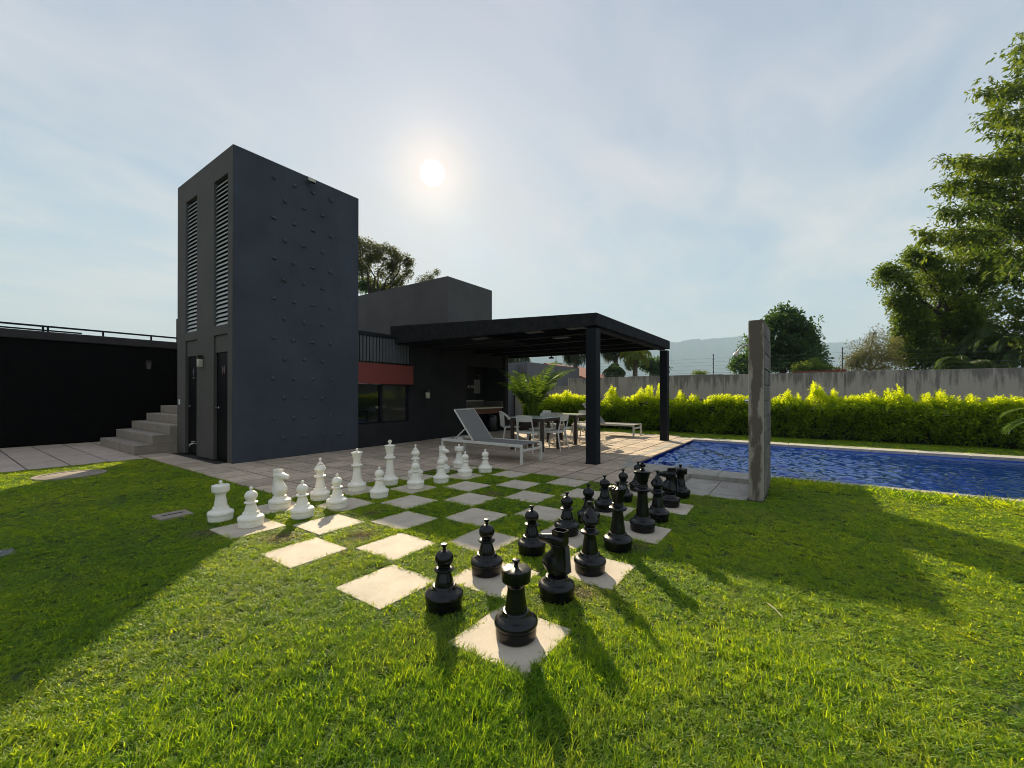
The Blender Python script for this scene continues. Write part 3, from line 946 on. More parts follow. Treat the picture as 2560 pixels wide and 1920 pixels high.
# climbing holds
holdm = []
for s_ in range(5):
    rr = random.Random(40 + s_)
    b_ = MB()
    n_ = 9
    pr = [(0.038, 0.0), (0.040, 0.010), (0.034, 0.022), (0.021, 0.031), (0.007, 0.033)]
    ph = [rr.uniform(0.8, 1.2) for _ in range(n_)]
    b_.lathe(pr, n_, fn=lambda x, y, z, t_: (x * ph[int(round(t_ / (2 * PI / n_))) % n_] * 1.15, y * ph[int(round(t_ / (2 * PI / n_))) % n_] * .85, z * rr.uniform(.8, 1.15)))
    holdm.append(b_.mesh('climbing_hold', M['hold'], smooth=True, angle=50))
hz = []
for k in range(14):
    z = 5.36 - 0.765 * (k // 2) - (0.38 if k % 2 else 0)
    hz += [((2.36, 2.75, 3.13, 3.52) if k % 2 == 0 else (2.56, 2.95, 3.34), z)]
for xs_, z in hz:
    for x in xs_:
        o = link('climbing_hold', random.choice(holdm), tower, (x + rp.uniform(-.008, .008), T0y - .012, z + rp.uniform(-.008, .008)))
        o.rotation_euler = Euler((R(90), 0, 0)).to_matrix().to_4x4().to_euler()
        o.rotation_euler = (Matrix.Rotation(R(90), 4, 'X') @ Matrix.Rotation(rp.uniform(0, 6), 4, 'Z')).to_euler()
o = link('climbing_hold', holdm[0], tower, (3.72, T0y - .012, .37)); o.rotation_euler = (R(90), 0, 0)

def wall_lamp(name, label, loc, rz, shade='lamp_glass'):
    t_ = thing(name, label, 'wall lamp', loc, rz)      # faces local -Y
    link('hood', MB().prism([(-.055, .16), (-.05, .215), (-.03, .235), (.03, .235), (.05, .215), (.055, .16)], -.09, 0, axis=1).mesh('hood', M['bronze'], bevel=.004, segs=1), t_)
    link('glass_shade', MB().prism([(-.038, .0), (-.052, .156), (.052, .156), (.038, .0)], -.082, -.004, axis=1).mesh('glass_shade', M[shade], bevel=.01, segs=2, smooth=True), t_)
    return t_
wall_lamp('wall_lamp', 'small wall lamp with pale glass shade between the two tower doors', (T0x - .001, 8.66, 1.76), R(-90))
wall_lamp('wall_lamp', 'small wall lamp with pale shade right of the red panel', (6.37, 7.379, 1.12), 0)
wall_lamp('wall_lamp', 'barely visible wall lamp on the black wall above the steps', (2.12, 13.88, 1.92), 0, 'warm_grey')
sw = thing('switch_plate', 'small pale switch plate on the left edge of the tower', 'switch')
link('plate', MB().box(T0x - .008, T0x - .0005, 9.86, 9.94, 1.01, 1.12).mesh('plate', M['white_plastic'], bevel=.002, segs=1), sw)
link('rocker', MB().box(T0x - .013, T0x - .009, 9.88, 9.92, 1.04, 1.09).mesh('rocker', M['white_plastic']), sw)
tp = thing('garden_tap', 'brass garden tap low on the tower between the doors', 'tap')
link('spout', MB().tube([(T0x, 8.90, .25), (T0x - .07, 8.91, .255), (T0x - .10, 8.95, .24), (T0x - .115, 8.97, .20)], .013, 8).mesh('spout', M['chrome'], smooth=True), tp)
link('lever', MB().box(T0x - .10, T0x - .05, 8.86, 8.93, .285, .295).mesh('lever', M['white_plastic'], bevel=.002), tp)
fl = thing('flood_light', 'small grey flood light fixed near the top of the climbing tower', 'flood light', (3.02, T0y - .013, 5.55))
link('bracket', MB().box(-.02, .02, -.09, 0, -.01, .02).mesh('bracket', M['slat']), fl)
link('housing', MB().prism([(-.085, -.045), (-.10, .03), (.10, .03), (.085, -.045)], -.16, -.09, axis=1).mesh('housing', M['hold'], bevel=.006), fl)
link('lens', MB().box(-.075, .075, -.165, -.161, -.035, .02).mesh('lens', M['lamp_glass']), fl)

# ================================================================== MAIN BUILDING
YW = 7.38
mb = thing('pool_house', 'dark grey pool house with red panel, window and barbecue niche', 'building')
wl = MB()
wl.box(4.202, 5.78, YW + .06, YW + .25, 0, .535)          # below window
wl.box(5.78, 7.98, YW, YW + .25, 0, 2.63)                 # wall right of window
wl.box(4.202, 7.98, YW + .002, YW + .25, 2.632, 2.70)
wl.box(7.98, 9.87, YW, YW + .25, 2.1, 2.63)
wl.box(9.87, 10.05, YW - .06, YW + 1.1, 0, 2.63)          # pier
wl.box(7.98, 9.87, YW + .9, YW + 1.1, 0, 2.63)            # niche back
link('wall', wl.mesh('wall', M['dark_wall']), mb)
link('plinth', MB().box(4.202, 6.35, YW - .05, YW + .058, 0, .53).mesh('plinth', M['dark_wall'], bevel=.004, segs=1), mb)
link('roof_slab', MB().box(4.202, 10.05, YW + .26, 13.9, 2.45, 2.72).mesh('roof_slab', M['wall_back']), mb)
link('upper_block', MB().box(7.19, 9.26, YW + .02, 14.5, 2.722, 4.62).mesh('upper_block', mat('block_grey', (0.085, 0.080, 0.080), .85, var=.15, vscale=1.2, bump=.4, bscale=120)), mb)
link('side_wall', MB().box(9.86, 10.05, YW + 1.1, 13.9, 0, 2.44).mesh('side_wall', M['dark_wall']), mb)
bk = link('batten_screen', MB().box(4.202, 5.78, YW + .05, YW + .08, 2.0, 2.63).mesh('batten_back', M['void']), mb)
bm_ = MB().box(0, .066, 0, .045, 2.005, 2.60).mesh('batten', M['batten'], bevel=.003, segs=1)
for k in range(17):
    link('batten', bm_, bk, (4.215 + k * .0925, YW - .0, 0))
link('screen_cap', MB().box(4.202, 5.80, YW - .03, YW + .049, 2.602, 2.655).mesh('screen_cap', M['steel_black']), bk)
link('red_panel', MB().box(4.202, 5.82, YW - .10, YW + .05, 1.475, 1.955).mesh('red_panel', M['red_panel'], bevel=.006, segs=1), mb)
wn = link('window', MB().box(4.202, 5.78, YW + .10, YW + .13, .54, 1.474).mesh('window_pane', M['glass']), mb)
link('sliding_pane', MB().box(4.99, 5.70, YW + .075, YW + .09, .565, 1.45).mesh('sliding_pane', M['glass2']), wn)
link('window_frame', MB().box(4.905, 4.985, YW + .06, YW + .099, .54, 1.472).box(5.705, 5.775, YW + .06, YW + .099, .54, 1.472).box(4.21, 5.70, YW + .06, YW + .099, .54, .562).mesh('window_frame', M['steel_black'], bevel=.003, segs=1), wn)
ct = thing('barbecue_counter', 'pale stone barbecue counter with reddish wooden front in the wall niche', 'counter')
link('splashback', MB().box(7.985, 9.865, YW + .86, YW + .895, .81, 1.02).box(9.83, 9.865, YW + .03, YW + .86, .81, 1.0).box(7.985, 8.02, YW + .03, YW + .86, .81, .985).mesh('splashback', M['stone_splash']), ct)
link('worktop', MB().box(7.985, 9.865, YW + .0, YW + .859, .765, .808).mesh('worktop', M['stone_top'], bevel=.004, segs=1), ct)
link('splash_edge', MB().box(7.985, 9.865, YW + .845, YW + .86, .985, 1.03).mesh('splash_edge', M['stone_top']), ct)
for z0, z1 in ((.60, .675), (.68, .757)):
    link('front_board', MB().box(7.99, 9.86, YW + .05, YW + .08, z0, z1).mesh('front_board', M['wood_red'], bevel=.003, segs=1), ct)
YB = YW + .9
sn = thing('rules_notice', 'white printed notice sheet on the dark wall above the counter', 'notice')
px0 = 9.40
link('sheet', MB().box(px0, px0 + .31, YB - .012, YB - .002, 1.26, 1.73).mesh('sheet', mat('paper', (0.30, 0.30, 0.29), .6), bevel=.003, segs=1), sn)
ln = MB()
rr = random.Random(11)
ln.box(px0 + .07, px0 + .24, YB - .0135, YB - .0125, 1.675, 1.695)
for k in range(14):
    z = 1.645 - k * .026
    x = px0 + .03
    while x < px0 + .27:
        w_ = rr.uniform(.012, .05)
        ln.box(x, min(x + w_, px0 + .285), YB - .0135, YB - .0125, z, z + .009)
        x += w_ + .01
link('printed_lines', ln.mesh('printed_lines', mat('ink', (0.06, 0.06, 0.07), .7)), sn)
nl_ = thing('niche_lamp', 'small dark lamp fixed above the notice sheet', 'wall lamp')
link('lamp_body', MB().box(px0 + .06, px0 + .22, YB - .09, YB - .002, 1.76, 1.87).mesh('lamp_body', M['bronze'], bevel=.01), nl_)
link('lamp_rim', MB().box(px0 + .055, px0 + .225, YB - .095, YB - .002, 1.872, 1.885).mesh('lamp_rim', M['batten']), nl_)
for k, x in enumerate((9.06, 9.24)):
    s_ = thing('socket', ('left' if k == 0 else 'right') + ' one of the two white wall sockets beside the notice', 'socket', (x, YB, 1.44), 0, 'sockets above the counter')
    link('plate', MB().box(0, .125, -.012, -.001, 0, .085).mesh('plate', mat('socket_white', (0.42, .42, .40), .5), bevel=.003, segs=1), s_)
    link('outlet', MB().box(.035, .09, -.016, -.013, .022, .062).mesh('outlet', M['batten']), s_)
tb_ = thing('trash_bin', 'black round bin with swing lid under the stone counter', 'bin', (9.46, YW + .16, 0))
link('body', MB().lathe([(.165, 0), (.175, .02), (.18, .40), (.175, .42)], 28).mesh('body', M['bin'], smooth=True), tb_)
link('lid', MB().lathe([(.182, .421), (.182, .45), (.165, .51), (.12, .55), (.04, .565)], 28).mesh('lid', mat('bin_lid', (0.03, 0.033, 0.04), .2), smooth=True), tb_)

# black wall, parapet and rail at the left, stairs
bw = thing('terrace_wall', 'long pitch black terrace wall with a grey parapet band on top', 'wall')
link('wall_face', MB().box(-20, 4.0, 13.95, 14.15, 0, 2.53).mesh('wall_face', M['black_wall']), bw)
link('parapet', MB().box(-20, 2.95, 13.90, 14.2, 2.532, 2.73).mesh('parapet', M['parapet'], bevel=.01, segs=1), bw)
link('shade_block', MB().box(2.95, 5.2, 13.93, 14.6, 2.532, 3.5).mesh('shade_block', M['wall_back']), bw)  # unseen block added behind the tower to shade the path and lawn edge
rl = thing('terrace_rail', 'dark flat handrail on short posts along the terrace wall top', 'railing')
link('handrail', MB().box(-20, 2.9, 14.0, 14.06, 2.845, 2.885).mesh('handrail', M['steel_black'], bevel=.004, segs=1), rl)
pmh = MB().box(-.018, .018, -.018, .018, 0, .113).mesh('post', M['steel_black'])
for x in (-5.5, -4.5, -3.5, -2.6, -1.7, -.75, .19, .27, 1.24, 2.22):
    link('post', pmh, rl, (x, 14.03, 2.731))
r2_ = thing('terrace_back_rail', 'second thin rail slanting behind the terrace handrail', 'railing')
link('handrail', MB().bar((-9, 16.5, 3.03), (.9, 14.35, 2.80), .04, .035).mesh('handrail', M['steel_black']), r2_)
st_ = thing('concrete_steps', 'grey concrete steps rising to the right behind the tower', 'steps')
for k in range(5):
    x0 = .97 + k * .285
    near = 10.05
    mbx = MB().box(x0, 2.9, near, 12.80, k * .187 + (.0 if k == 0 else .0005), (k + 1) * .187)
    link('step', mbx.mesh('step', M['concrete'], bevel=.006, segs=1), st_)

# ================================================================== PERGOLA
pg = thing('pergola', 'black steel pergola with flat roof on square posts beside the pool', 'pergola')
for (x0, x1) in ((5.29, 5.50), (9.87, 10.09)):
    link('post', MB().box(x0, x1, 2.01, 2.20, 0, 2.40).mesh('post', M['steel_black'], bevel=.006, segs=1), pg)
    link('base_plate', MB().box(x0 - .01, x1 + .01, 2.0, 2.21, 0, .012).mesh('base_plate', M['steel_black']), pg)
b_ = MB()
xa, xb = 5.30, 5.36
ypts = [(2.06, 2.45, 2.665), (7.55, 2.50, 2.94)]
vs = []
for x in (xa, xb):
    for y, z0, z1 in ypts:
        vs += [(x, y, z0), (x, y, z1)]
b_.add(vs, [(0, 1, 3, 2), (4, 6, 7, 5), (0, 4, 5, 1), (2, 3, 7, 6), (1, 5, 7, 3), (0, 2, 6, 4)])
link('side_fascia', b_.mesh('side_fascia', M['fascia']), pg)
link('end_return', MB().box(5.36, 5.80, 7.49, 7.55, 2.66, 2.938).mesh('end_return', M['fascia']), pg)
link('front_fascia', MB().box(5.30, 10.12, 2.0, 2.058, 2.45, 2.665).mesh('front_fascia', M['fascia'], bevel=.003, segs=1), pg)
link('front_beam', MB().box(5.502, 9.868, 2.06, 2.20, 2.401, 2.448).mesh('front_beam', M['fascia']), pg)
link('far_fascia', MB().box(10.06, 10.12, 2.06, 7.37, 2.45, 2.665).mesh('far_fascia', M['fascia'], bevel=.003, segs=1), pg)
link('roof_sheet', MB().box(5.362, 10.058, 2.06, 7.37, 2.60, 2.64).mesh('roof_sheet', M['ceiling']), pg)
link('soffit', MB().box(5.362, 7.15, 4.6, 7.37, 2.47, 2.50).mesh('soffit', M['ceiling']), pg)
for x in (6.29, 7.30, 8.43, 9.3):
    link('rafter', MB().box(x - .04, x + .04, 2.06, 7.37, 2.462, 2.598).mesh('rafter', M['steel_black']), pg)
for y in (3.1, 4.2, 5.3, 6.4):
    link('purlin', MB().box(5.37, 10.05, y - .025, y + .025, 2.535, 2.599).mesh('purlin', M['ceiling']), pg)
for k, (x, y) in enumerate(((5.50, 2.50), (5.47, 3.40), (6.5, 3.36), (5.6, 4.9))):
    link('ceiling_panel', MB().box(x - .08, x + .10, y - .19, y + .17, 2.452, 2.466).mesh('ceiling_panel', M['annex']), pg)
for k, y in enumerate((3.5, 5.6)):
    t_ = thing('ceiling_camera', ('right' if k == 0 else 'left') + ' one of two small black boxes under the far pergola beam', 'camera', (10.02, y, 2.38), 0, 'small boxes under the far beam')
    link('mount', MB().box(-.02, .02, -.02, .02, .03, .07).mesh('mount', M['bin']), t_)
    link('housing', MB().box(-.05, .05, -.07, .07, -.02, .03).mesh('housing', M['bin'], bevel=.005), t_)

# ================================================================== BLOCK SHOWER WALL
sh = thing('shower_wall', 'tall narrow concrete block wall of the pool shower with stained end', 'wall')
X0, X1, Y0, Y1, HS = 4.28, 5.38, -.585, -.42, 2.13
link('mortar_core', MB().box(X0 + .03, X1 - .01, Y0 + .012, Y1 - .012, -.05, HS - .02).mesh('mortar_core', M['mortar']), sh)
link('end_render', MB().box(X0, X0 + .028, Y0 + .004, Y1, -.05, HS).mesh('end_render', M['stained'], bevel=.013, segs=3, smooth=True), sh)
nr_ = 11
rh = (HS + .02) / nr_
for k in range(nr_):
    z0 = -.02 + k * rh
    cuts = [X0 + .03, X0 + .26, X0 + .66, X1] if k % 2 else [X0 + .03, X0 + .46, X0 + .86, X1]
    for a, c in zip(cuts[:-1], cuts[1:]):
        dy_ = rp.uniform(-.003, .003)
        link('block', MB().box(a + .005, c - .005, Y0 + dy_, Y1 + .003, z0 + .005, z0 + rh - .005).mesh('block', M['block'], bevel=.004, segs=1), sh)
shd = thing('shower_head', 'chrome shower head on a bent arm at the block wall top', 'shower head')
pz = HS - .33
link('arm', MB().tube([(4.50, Y1, pz + .05), (4.49, Y1 + .06, pz + .055), (4.47, Y1 + .11, pz + .02), (4.46, Y1 + .135, pz - .02)], .010, 8).mesh('arm', M['chrome'], smooth=True), shd)
link('rose', MB().tube([(4.46, Y1 + .13, pz - .015), (4.455, Y1 + .15, pz - .05), (4.45, Y1 + .16, pz - .075)], [.012, .026, .032], 14).mesh('rose', M['white_plastic'], smooth=True), shd)
link('tap', MB().tube([(4.5, Y1, 1.15), (4.5, Y1 + .06, 1.15)], .02, 10).mesh('tap', M['chrome'], smooth=True), shd)

# ================================================================== BOUNDARY WALLS, HEDGE GROUND THINGS
bwall = thing('boundary_wall', 'weathered grey rendered garden wall with dark runs behind the hedge', 'wall', (0, 0, 0))
seams = [-40, -14, -9.5, -6.6, -3.24, -1.94, 1.3, 4.61, 7.2]
for a, c in zip(seams[:-1], seams[1:]):
    link('wall_panel', MB().box(14.2, 14.4, a + .008, c - .008, -1.6, 1.90 + (0.015 if a in (-3.24, 1.3) else 0)).mesh('wall_panel', M['weathered'], bevel=.006, segs=1), bwall)
link('wall_core', MB().box(14.23, 14.37, -40, 7.19, -1.6, 1.87).mesh('wall_core', M['weathered']), bwall)
lw = thing('low_boundary_wall', 'lower light grey garden wall behind the areca palm', 'wall')
link('wall_face', MB().box(14.2, 14.4, 7.21, 9.90, -1.6, 1.54).mesh('wall_face', M['weathered'], bevel=.005, segs=1), lw)
link('end_cap', MB().box(14.18, 14.42, 7.21, 9.91, 1.541, 1.575).mesh('end_cap', M['coping']), lw)
rb = thing('broken_brick_course', 'broken red brick course lying on top of the boundary wall', 'brickwork')
pL, pR = onx(1712, 799, 14.3), onx(1830, 797, 14.3)
n_ = 9
for k in range(n_):
    y0 = pL.y + (pR.y - pL.y) * k / n_
    y1 = pL.y + (pR.y - pL.y) * (k + .93) / n_
    link('brick', MB().box(14.22, 14.36, min(y0, y1), max(y0, y1), 1.904, 1.94 + (.035 if k > 6 else rp.uniform(0, .012))).mesh('brick', M['brick_red'], bevel=.004, segs=1), rb)
pp = thing('wall_pipe', 'thin grey pipe running along the boundary wall above the hedge', 'pipe')
link('pipe', MB().tube([(14.17, 9.86, 1.18), (14.17, 7.78, 1.20), (14.17, 7.1, 1.22), (14.17, 6.91, 1.17), (14.17, 6.66, 1.07), (14.17, 4.32, 1.07), (14.17, -20, 1.02)], .017, 6).mesh('pipe', M['pvc'], smooth=True), pp)
link('junction_box', MB().box(14.10, 14.19, 7.02, 7.16, 1.19, 1.30).mesh('junction_box', M['bin'], bevel=.005), pp)
ef = []
for k, (x, y0, y1) in enumerate(((1541, 806, 765), (1820, 797, 750), (1201, 815, 763))):
    a, c = onx(x, y0, 14.3), onx(x, y1, 14.3)
    t_ = thing('fence_post', ('electric fence post left of the shower wall', 'electric fence post right of the round dense tree', 'electric fence post behind the areca palm under the roof')[k], 'fence post', (14.3, a.y, 1.55 if k == 2 else 1.89), 0, 'electric fence posts on the boundary wall')
    hh = c.z - (1.55 if k == 2 else 1.89)
    link('rod', MB().tube([(0, 0, 0), (0, 0, hh)], .013, 6).mesh('rod', M['pole_blue']), t_)
    for q in range(5):
        link('insulator', MB().tube([(-.035, 0, hh * (.15 + .2 * q)), (.035, 0, hh * (.15 + .2 * q))], .022, 6).mesh('insulator', M['pole_blue']), t_)
    ef.append((a.y, hh))
ew = thing('electric_wires', 'five faint parallel wires strung above the boundary wall', 'wires')
for q in range(5):
    z = 1.89 + .62 * (.15 + .2 * q)
    ysl = [7.0, 4.0, ef[0][0], -.2, ef[1][0], -5, -12]
    link('wire_strand', MB().tube([(14.3, y_, z - (.015 if i % 2 else 0)) for i, y_ in enumerate(ysl)], .0022, 4).mesh('wire_strand', M['wire']), ew)
an = thing('grey_annex', 'plain grey building corner behind the areca palm and low wall', 'building')
link('wall', MB().box(14.6, 20, 9.5, 16, -1.6, 2.72).mesh('wall', M['annex']), an)
link('return_wall', MB().box(13.9, 14.6, 10.0, 16, -1.6, 2.60).mesh('return_wall', M['annex']), an)
link('louvre_door', MB().box(12.4, 12.5, 9.5, 11, 0, 1.5).mesh('louvre_door', M['door_black']), an)
nbh = thing('neighbour_house', 'distant low house with a tiled roof glimpsed beyond the low wall', 'house')
cn = at(1208, 806, 34)
link('wall', MB().box(cn.x - 2, cn.x + 4, cn.y - 3, cn.y + 3, -1.6, cn.z - .6).mesh('wall', M['stone_top']), nbh)
link('roof', MB().prism([(cn.y - 3.6, cn.z - .6), (cn.y, cn.z + .7), (cn.y + 3.6, cn.z - .6)], cn.x - 2.3, cn.x + 4.3, axis=0).mesh('roof', M['brick_red']), nbh)
tk = thing('rooftop_tank', 'pale green square tank block showing above the palm', 'tank')
c_ = at(1197, 795, 40)
link('tank_body', MB().box(c_.x - .6, c_.x + .6, c_.y - .6, c_.y + .6, -1.6, c_.z + .5).mesh('tank_body', mat('tank_green', (.28, .33, .22), .7), bevel=.05), tk)

# manhole, drain cover, valve box in the lawn
mh = thing('manhole_cover', 'round concrete manhole cover sunk in the shaded lawn', 'manhole cover', (-.19, 8.12, -.004))
link('rim', MB().lathe([(.40, -.02), (.40, .022), (.335, .022), (.335, .004)], 40).mesh('rim', M['concrete'], smooth=True), mh)
link('lid', MB().lathe([(.33, -.01), (.33, .012), (.32, .016), (.02, .016)], 40).mesh('lid', M['concrete'], smooth=True), mh)
dc = thing('drain_cover', 'small square concrete drain cover with slot left of the white rook', 'drain cover', (-.02, 4.28, 0))
link('frame', MB().box(-.14, .14, -.125, .125, -.02, .012).mesh('frame', M['concrete'], bevel=.004, segs=1), dc)
link('slot', MB().box(-.09, .09, -.004, .022, .012, .0135).mesh('slot', M['void']), dc)
vb = thing('valve_box', 'small grey plastic valve box lid at the lawn left edge', 'valve box', (-1.17, 4.11, 0))
link('lid', MB().box(-.10, .10, -.11, .11, -.02, .003).mesh('lid', M['batten'], bevel=.005, segs=1), vb)
link('handle', MB().box(-.03, .03, -.01, .01, .009, .016).mesh('handle', M['pvc']), vb)

# ================================================================== FURNITURE
def build_lounger(name, label, loc):
    t_ = thing(name, label, 'sun lounger', loc, 0, 'white framed sun loungers on the patio')
    W_, L_, zt = .68, 1.93, .355
    fm = M['frame_white']
    link('frame', MB().box(0, .035, 0, L_, zt - .05, zt).box(W_ - .035, W_, 0, L_, zt - .05, zt)
         .box(.036, W_ - .036, .0, .035, zt - .13, zt - .085).box(.036, W_ - .036, L_ - .035, L_, zt - .05, zt).box(.036, W_ - .036, 1.14, 1.17, zt - .055, zt - .03).mesh('frame', fm, bevel=.004, segs=1), t_)
    lm = MB().box(-.0, .045, -.0, .045, 0, zt - .051).mesh('leg', fm, bevel=.004, segs=1)
    for x, y in ((-.003, -.003), (W_ - .042, -.003), (-.003, L_ - .042), (W_ - .042, L_ - .042)):
        link('leg', lm, t_, (x, y, 0))
    # seat sling, slightly sagging
    b_ = MB()
    nx, ny = 6, 12
    vs = [(.036 + (W_ - .072) * i / nx, .05 + 1.09 * j / ny, zt - .012 - .018 * math.sin(PI * i / nx) * math.sin(PI * min(1, j / ny + .05))) for j in range(ny + 1) for i in range(nx + 1)]
    fs = [(j * (nx + 1) + i, j * (nx + 1) + i + 1, (j + 1) * (nx + 1) + i + 1, (j + 1) * (nx + 1) + i) for j in range(ny) for i in range(nx)]
    me_ = b_.add(vs, fs).mesh('seat_sling', M['sling'], smooth=True)
    link('seat_sling', me_, t_)
    y0, z0, y1, z1 = 1.15, zt - .005, 1.63, .93
    bf = MB()
    for x in (.05, W_ - .05):
        bf.bar((x, y0, z0), (x, y1, z1), .026, .022)
    bf.bar((.05, y1, z1), (W_ - .05, y1, z1), .024, .022)
    link('backrest_frame', bf.mesh('backrest_frame', fm, bevel=.003, segs=1), t_)
    n_ = Vector((0, z1 - z0, -(y1 - y0))).normalized()
    vs = [(.06 + (W_ - .12) * i / nx, y0 + (y1 - y0) * j / ny - n_.y * (.013 - .016 * math.sin(PI * i / nx)), z0 + (z1 - z0) * j / ny - n_.z * (.013 - .016 * math.sin(PI * i / nx))) for j in range(ny + 1) for i in range(nx + 1)]
    link('backrest_sling', MB().add(vs, fs).mesh('backrest_sling', M['sling'], smooth=True), t_)
    st2 = MB()
    for x in (.08, W_ - .08):
        st2.bar((x, y0 + .19, z0 + .24), (x, y0 + .50, zt - .01), .018, .018)
    link('backrest_strut', st2.mesh('backrest_strut', fm), t_)
    link('ratchet', MB().box(.09, .16, 1.45, 1.6, zt - .02, zt + .035).mesh('ratchet', M['frame_white'], bevel=.004), t_)
    return t_


lg1 = build_lounger('sun_lounger', 'white lounger with raised grey back nearest the white chess rook', (4.48, 3.02, 0))
lg2 = dup(lg1, (10.24, 3.02, 0), 0, 'white lounger with raised back by the hedge behind the pergola post')

def build_table(name, label, loc, sx_, sy_):
    t_ = thing(name, label, 'table', loc, 0, 'glass topped dark tables under the pergola')
    link('tabletop', MB().box(0, sx_, 0, sy_, .712, .728).mesh('tabletop', M['table_glass'], bevel=.004, segs=2), t_)
    link('apron', MB().box(.0, sx_, .0, .03, .645, .711).box(0, sx_, sy_ - .03, sy_, .645, .711).box(0, .03, .031, sy_ - .031, .645, .711).box(sx_ - .03, sx_, .031, sy_ - .031, .645, .711).mesh('apron', M['planter_brown'], bevel=.003, segs=1), t_)
    lm = MB().box(0, .065, 0, .065, 0, .644).mesh('leg', M['planter_brown'], bevel=.004, segs=1)
    for x, y in ((0, 0), (sx_ - .065, 0), (0, sy_ - .065), (sx_ - .065, sy_ - .065)):
        link('leg', lm, t_, (x, y, 0))
    return t_


tb1 = build_table('patio_table', 'square white topped table with dark legs nearest the lounger', (6.08, 3.56, 0), .76, .84)
tb2 = dup(tb1, (7.74, 3.60, 0), 0, 'square white topped table with dark legs farther under the pergola')

def build_chair(name, label, loc, rz):
    """seat centre at the origin, backrest on local -Y, sitter faces +Y"""
    t_ = thing(name, label, 'chair', loc, rz, 'white plastic chairs at the two tables')
    cm = M['chair_white']
    # seat: thin curved shell
    nx, ny = 8, 8
    vs, fs = [], []
    for s_ in (0, 1):
        for j in range(ny + 1):
            for i in range(nx + 1):
                u, v = i / nx * 2 - 1, j / ny * 2 - 1
                hw = .215 - .018 * (1 - v) * .5
                vs.append((u * hw * (1 - .05 * abs(v) ** 4), v * .205 * (1 - .05 * abs(u) ** 4), .435 - .014 * (1 - u * u) * (1 - v * v) - .02 * s_ - (.018 * max(0, v - .6))))
    q = (nx + 1) * (ny + 1)
    for j in range(ny):
        for i in range(nx):
            a = j * (nx + 1) + i
            fs += [(a, a + 1, a + nx + 2, a + nx + 1), (q + a, q + a + nx + 1, q + a + nx + 2, q + a + 1)]
    rim = [i for i in range(nx + 1)] + [(j + 1) * (nx + 1) + nx for j in range(ny)] + [ny * (nx + 1) + nx - 1 - i for i in range(nx)] + [(ny - 1 - j) * (nx + 1) for j in range(ny - 1)]
    for k in range(len(rim)):
        a, c = rim[k], rim[(k + 1) % len(rim)]
        fs.append((a, q + a, q + c, c))
    link('seat', MB().add(vs, fs).mesh('seat', cm, smooth=True), t_)
    # backrest panel: curved
    vs, fs = [], []
    nx, nz = 8, 3
    for s_ in (0, 1):
        for j in range(nz + 1):
            for i in range(nx + 1):
                u = i / nx * 2 - 1
                z = .645 + .145 * j / nz - (.012 * u * u if j == nz else 0) + (.012 * u * u if j == 0 else 0)
                vs.append((u * (.195 if j else .185), -.255 + .035 * u * u - .035 * (z - .64) / .15 - .013 * s_, z))
    q = (nx + 1) * (nz + 1)
    for j in range(nz):
        for i in range(nx):
            a = j * (nx + 1) + i
            fs += [(a, a + nx + 1, a + nx + 2, a + 1), (q + a, q + a + 1, q + a + nx + 2, q + a + nx + 1)]
    rim = list(range(nx + 1)) + [(j + 1) * (nx + 1) + nx for j in range(nz)] + [nz * (nx + 1) + nx - 1 - i for i in range(nx)] + [(nz - 1 - j) * (nx + 1) for j in range(nz - 1)]
    for k in range(len(rim)):
        a, c = rim[k], rim[(k + 1) % len(rim)]
        fs.append((a, c, q + c, q + a))
    link('backrest', MB().add(vs, fs).mesh('backrest', cm, smooth=True), t_)
    for s_ in (-1, 1):
        link('leg', MB().tube([(s_ * .19, -.185, .425), (s_ * .205, -.215, .22), (s_ * .225, -.265, 0)], [.018, .014, .011], 8).mesh('leg', cm, smooth=True), t_)
        link('leg', MB().tube([(s_ * .19, .17, .425), (s_ * .205, .195, .22), (s_ * .22, .225, 0)], [.019, .014, .011], 8).mesh('leg', cm, smooth=True), t_)
        link('back_post', MB().tube([(s_ * .19, -.185, .41), (s_ * .195, -.215, .52), (s_ * .19, -.25, .66), (s_ * .188, -.262, .765)], [.017, .014, .013, .011], 8).mesh('back_post', cm, smooth=True), t_)
    link('seat_rail', MB().bar((-.19, .175, .405), (.19, .175, .405), .02, .03).bar((-.19, -.18, .405), (.19, -.18, .405), .02, .03).bar((-.195, -.18, .405), (-.195, .175, .405), .018, .03).bar((.195, -.18, .405), (.195, .175, .405), .018, .03).mesh('seat_rail', cm), t_)
    return t_


ch0 = build_chair('patio_chair', 'white chair backed to the lounger at the near table', (6.07, 3.86, 0), R(-90))
dup(ch0, (6.60, 3.58, 0), R(4), 'white chair facing the near table, right of its front dark leg')
dup(ch0, (6.92, 4.12, 0), R(84), 'white chair on the far side of the near table')
dup(ch0, (7.60, 3.92, 0), R(-95), 'white chair between the two tables facing the farther one')
dup(ch0, (8.10, 3.55, 0), R(3), 'white chair at the farther table partly hidden by the thick near post')
dup(ch0, (8.35, 4.55, 0), R(176), 'white chair behind the farther table with back to the hedge')
dup(ch0, (8.75, 3.95, 0), R(92), 'white chair on the hedge side of the farther table behind the post')

